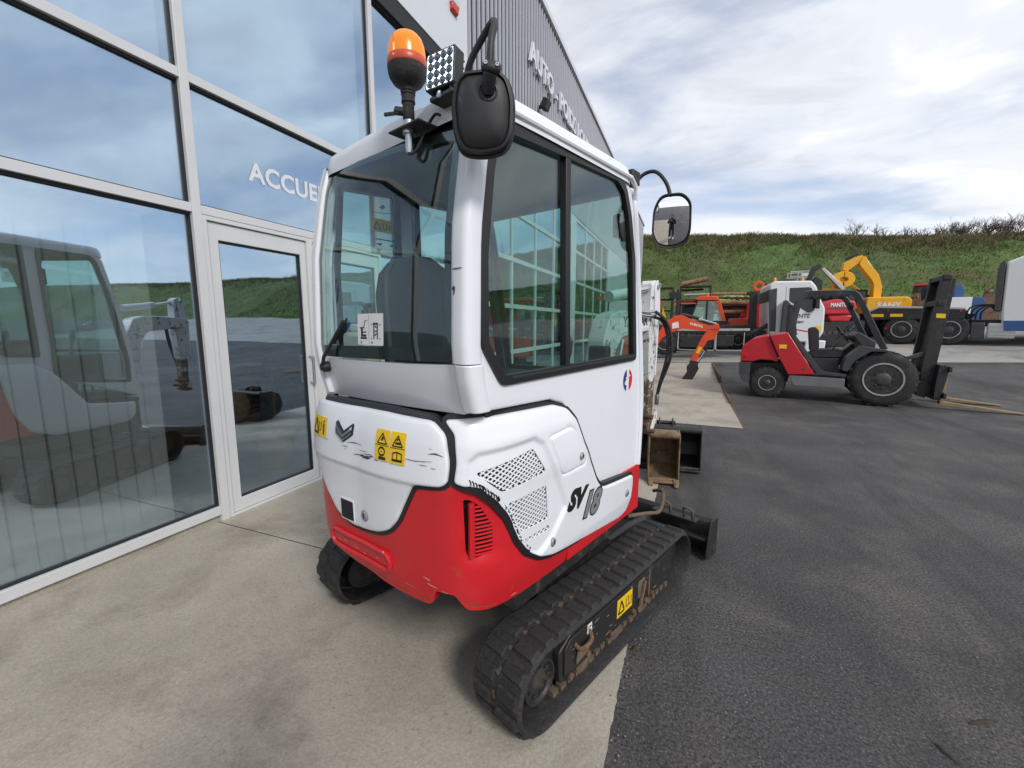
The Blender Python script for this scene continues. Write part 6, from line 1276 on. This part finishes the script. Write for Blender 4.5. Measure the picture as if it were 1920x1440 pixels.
# scrap and implements beyond the trailer, boxy but individually shaped
gsc = 'rusty implements along the foot of the embankment'
for i, (x, y, w, h, m_, lb) in enumerate([(9.2, 24.8, 1.1, 1.6, 'rust', 'rusty bucket shaped implement behind the mast of the forklift'), (10.0, 25.3, .9, 1.75, 'bucket_tan', 'tan angled implement right of the yellow excavator'), (11.9, 25.2, 1.2, 1.5, 'rust', 'rusty low implement left of the white tractor unit'), (8.6, 25.4, .8, 1.5, 'mid_grey', 'grey frame implement close behind the yellow excavator'), (12.9, 25.6, 1.0, 1.45, 'dark_grey', 'dark implement half hidden by the white tractor unit')]):
    t = thing('implement', lb, 'implement', (x, y, gz(x, y)), rnd.uniform(-.4, .4), gsc)
    MB().prism(rpoly([(-w / 2, 0), (w / 2, .0), (w * .42, h * .55), (w * .1, h * .8), (-w * .35, h * .62)], .08), -.3, .3, 'y').build('shell', m_, t, bevel=.02)
    for a in (-.25, .25): MB().prism(rpoly([(-.1, h * .55), (.25, h * .6), (.16, h), (0, h)], .04), a - .02, a + .02, 'y').build('ear', m_, t)
    MB().cyl((.08, -.3, h * .9), (.08, .3, h * .9), .035, n=10).build('pin', 'steel', t)
    for k in range(4): MB().obox((-w / 2 + .02, -.24 + .16 * k, .06), (.2, .06, .05)).build('tooth', m_, t)

def yard_machine(name, lb, cat, x, y, rz, m_, L, H, boom=None, cabm='dark_window'):
    """Small site machine: chassis, bonnet, cab with glass and roof, wheels, optional lifted boom."""
    t = thing(name, lb, cat, (x, y, gz(x, y)), rz)
    MB().box(-L / 2, L / 2, -.55, .55, .45, .85).build('chassis', 'dark_grey', t, bevel=.03)
    MB().prism(rpoly([(-L / 2, .851), (-.05, .851), (-.05, H * .62), (-L * .42, H * .56), (-L / 2, H * .45)], .08), -.5, .5, 'y').build('bonnet', m_, t, bevel=.04)
    c = MB().prism(rpoly([(.0, .851), (L * .40, .851), (L * .36, H * .95), (.06, H * .95)], .06), -.48, .48, 'y').build('cab', 'black_trim', t, bevel=.02)
    MB().prism(rpoly([(.07, H * .55), (L * .34, H * .55), (L * .32, H * .9), (.10, H * .9)], .05), -.50, .50, 'y').build('cab_window', cabm, c)
    MB().prism(rpoly([(-.02, H * .951), (L * .40, H * .951), (L * .36, H), (.04, H)], .02), -.53, .53, 'y').build('roof', m_, c, bevel=.02)
    for k in range(4): MB().box(-L / 2 - .012, -L / 2 + .01, -.35, .35, .95 + k * .07, .98 + k * .07).build('grille_bar', 'dark_grey', t)
    for wx in (-L * .32, L * .30): wheel(t, wx, -.48, .40, .40, .28, .20); wheel(t, wx, .48, .40, .40, .28, .20, 0, 1)
    if boom:
        p = [Vector((-.1, .62, H * .5)), Vector((L * .35, .62, boom)), Vector((L * .75, .62, boom * .72))]
        for a, b_ in zip(p, p[1:]): MB().loft([(a, .09), (b_, .07)], 4).build('boom', m_, t)
        MB().loft([(p[0] + Vector((.3, 0, -.25)), .045), ((p[0] + p[1]) / 2, .03)], 8).build('boom_cylinder', 'steel', t); MB().obox(p[2] + Vector((.05, 0, -.2)), (.25, .7, .35), (0, .4, 0)).build('bucket', 'black_steel', t, bevel=.03)
    return t
for a in (('telescopic_handler', 'red telescopic handler parked at the foot of the embankment behind the timber', 'handler', 3.4, 24.2, .2, 'red_body', 2.4, 2.3, 2.7), ('compact_loader', 'yellow compact loader with raised boom left of the large yellow excavator', 'loader', 5.6, 24.6, -.3, 'yellow_paint', 2.2, 2.2, 2.7), ('site_dumper', 'orange site dumper at the foot of the embankment behind the steel rack', 'dumper', -.6, 24.6, .4, 'orange_paint', 2.2, 2.2, None),
          ('grey_loader', 'grey loader at the foot of the bank behind the white truck cab', 'loader', 4.6, 25.4, .1, 'mid_grey', 2.4, 2.3, 2.8), ('red_dumper', 'red dumper beyond the forklift mast at the foot of the bank', 'dumper', 9.6, 26.0, -.2, 'red_body', 2.2, 1.9, None), ('white_loader', 'white loader behind the lime sprayed timber stack', 'loader', 1.6, 24.8, -.2, 'truck_white', 2.3, 2.3, None)):
    yard_machine(*a[:7], a[7], a[8], a[9])
k = 0
for x, y, z, L, r, m_, lb in ((-.2, 22.9, 3.20, 1.1, .05, 'black_steel', 'thin black bar across the top of the steel rack'), (.1, 22.35, 2.95, 1.2, .06, 'alu', 'pale pipe on the second shelf of the steel rack'), (.15, 22.4, 2.45, 1.2, .08, 'dark_grey', 'dark pipe on the lower shelf of the steel rack'), (1.3, 22.3, 2.12, 1.6, .09, 'wood_log', 'brown log on the lowest shelf of the timber rack')):
    stack_log('pipe', lb, 'pipe', (x - L / 2 + .2, y, z), (x + L / 2 + .2, y, z + .03), r, m_, gs)

# ------------------------------------------------------------------ the photographer, seen only in the round mirror
ps = thing('person', 'person in dark clothes and white shoes taking the picture, seen in the round mirror', 'person', (.03, -.30, 0), R(22))
mat('dark_cloth', (.015, .015, .018), .85); mat('skin', (.45, .27, .20), .55); mat('shoe_white', (.75, .75, .74), .5); mat('hair', (.02, .016, .013), .7)
J = {'hip': (0, 0, .92, .15), 'wst': (0, 0, 1.08, .135), 'chs': (0, -.01, 1.30, .155), 'nck': (0, -.01, 1.46, .062), 'hd0': (0, .005, 1.53, .075), 'hd1': (0, .01, 1.63, .098), 'hd2': (0, 0, 1.71, .085), 'hd3': (0, -.005, 1.75, .045)}
V = []; E_ = []; RAD = []; idx = {}
def jv(k, p, r): idx[k] = len(V); V.append(p[:3]); RAD.append(r)
for k, p in J.items(): jv(k, p, p[3])
for a, b_ in (('hip', 'wst'), ('wst', 'chs'), ('chs', 'nck'), ('nck', 'hd0'), ('hd0', 'hd1'), ('hd1', 'hd2'), ('hd2', 'hd3')): E_.append((idx[a], idx[b_]))
for s in (-1, 1):
    ch = [('sh', (s * .185, -.01, 1.40), .072), ('el', (s * .27, .04, 1.16), .052), ('wr', (s * .13, .20, 1.34), .036)]; pv = 'chs'
    for k, p, r in ch: jv(k + str(s), p, r); E_.append((idx[pv], idx[k + str(s)])); pv = k + str(s)
    jv('pl' + str(s), (s * .085, .225, 1.42), .034); E_.append((idx[pv], idx['pl' + str(s)]))
    pv = 'hip'
    for k, p, r in [('th', (s * .10, 0, .84), .105), ('kn', (s * .115, .02, .48), .066), ('an', (s * .125, -.01, .10), .048)]: jv(k + str(s), p, r); E_.append((idx[pv], idx[k + str(s)])); pv = k + str(s)
me = bpy.data.meshes.new('body'); me.from_pydata(V, E_, []); body = bpy.data.objects.new('body', me); col.objects.link(body); body.parent = ps; me.materials.append(MATS['dark_cloth'])
sk = body.modifiers.new('Skin', 'SKIN'); sk.use_smooth_shade = True; su = body.modifiers.new('Sub', 'SUBSURF'); su.levels = 2; su.render_levels = 2
for i, r in enumerate(RAD): me.skin_vertices[0].data[i].radius = (r, r * (.8 if r > .1 else 1))
me.skin_vertices[0].data[0].use_root = True
fc = MB().lathe([(.01, -.115), (.05, -.105), (.075, -.06), (.088, .0), (.085, .05), (.06, .09), (.01, .105)], (0, .022, 1.635), (0, 0, 1), 20).build('face', 'skin', ps)
MB().lathe([(.1, -.02), (.108, .03), (.09, .09), (.05, .12), (.005, .13)], (0, -.012, 1.645), (0, 0, 1), 20).build('hair', 'hair', ps)
MB().loft([((0, .105, 1.655), .010), ((0, .125, 1.62), .017), ((0, .105, 1.612), .010)], 8).build('nose', 'skin', fc)
for s in (-1, 1):
    MB().loft([((s * .125, -.08, .05), .04), ((s * .125, 0, .055), .05), ((s * .13, .10, .045), .045), ((s * .13, .17, .035), .025)], 12).build('shoe', 'shoe_white', ps)
    for k in range(4): MB().loft([((s * .085, .232, 1.40 + .018 * k), .009), ((s * .05, .252, 1.405 + .018 * k), .009), ((s * .02, .245, 1.405 + .018 * k), .008)], 6).build('finger', 'skin', ps)
    MB().loft([((s * .085, .225, 1.40), .011), ((s * .055, .222, 1.385), .010), ((s * .03, .222, 1.39), .009)], 6).build('thumb', 'skin', ps)
ph = thing('phone', 'black phone held up by the person in the round mirror', 'phone', (.03, -.30, 0), R(22)); MB().box(-.078, .078, .236, .244, 1.395, 1.472).build('case', 'black_plastic', ph, bevel=.004)
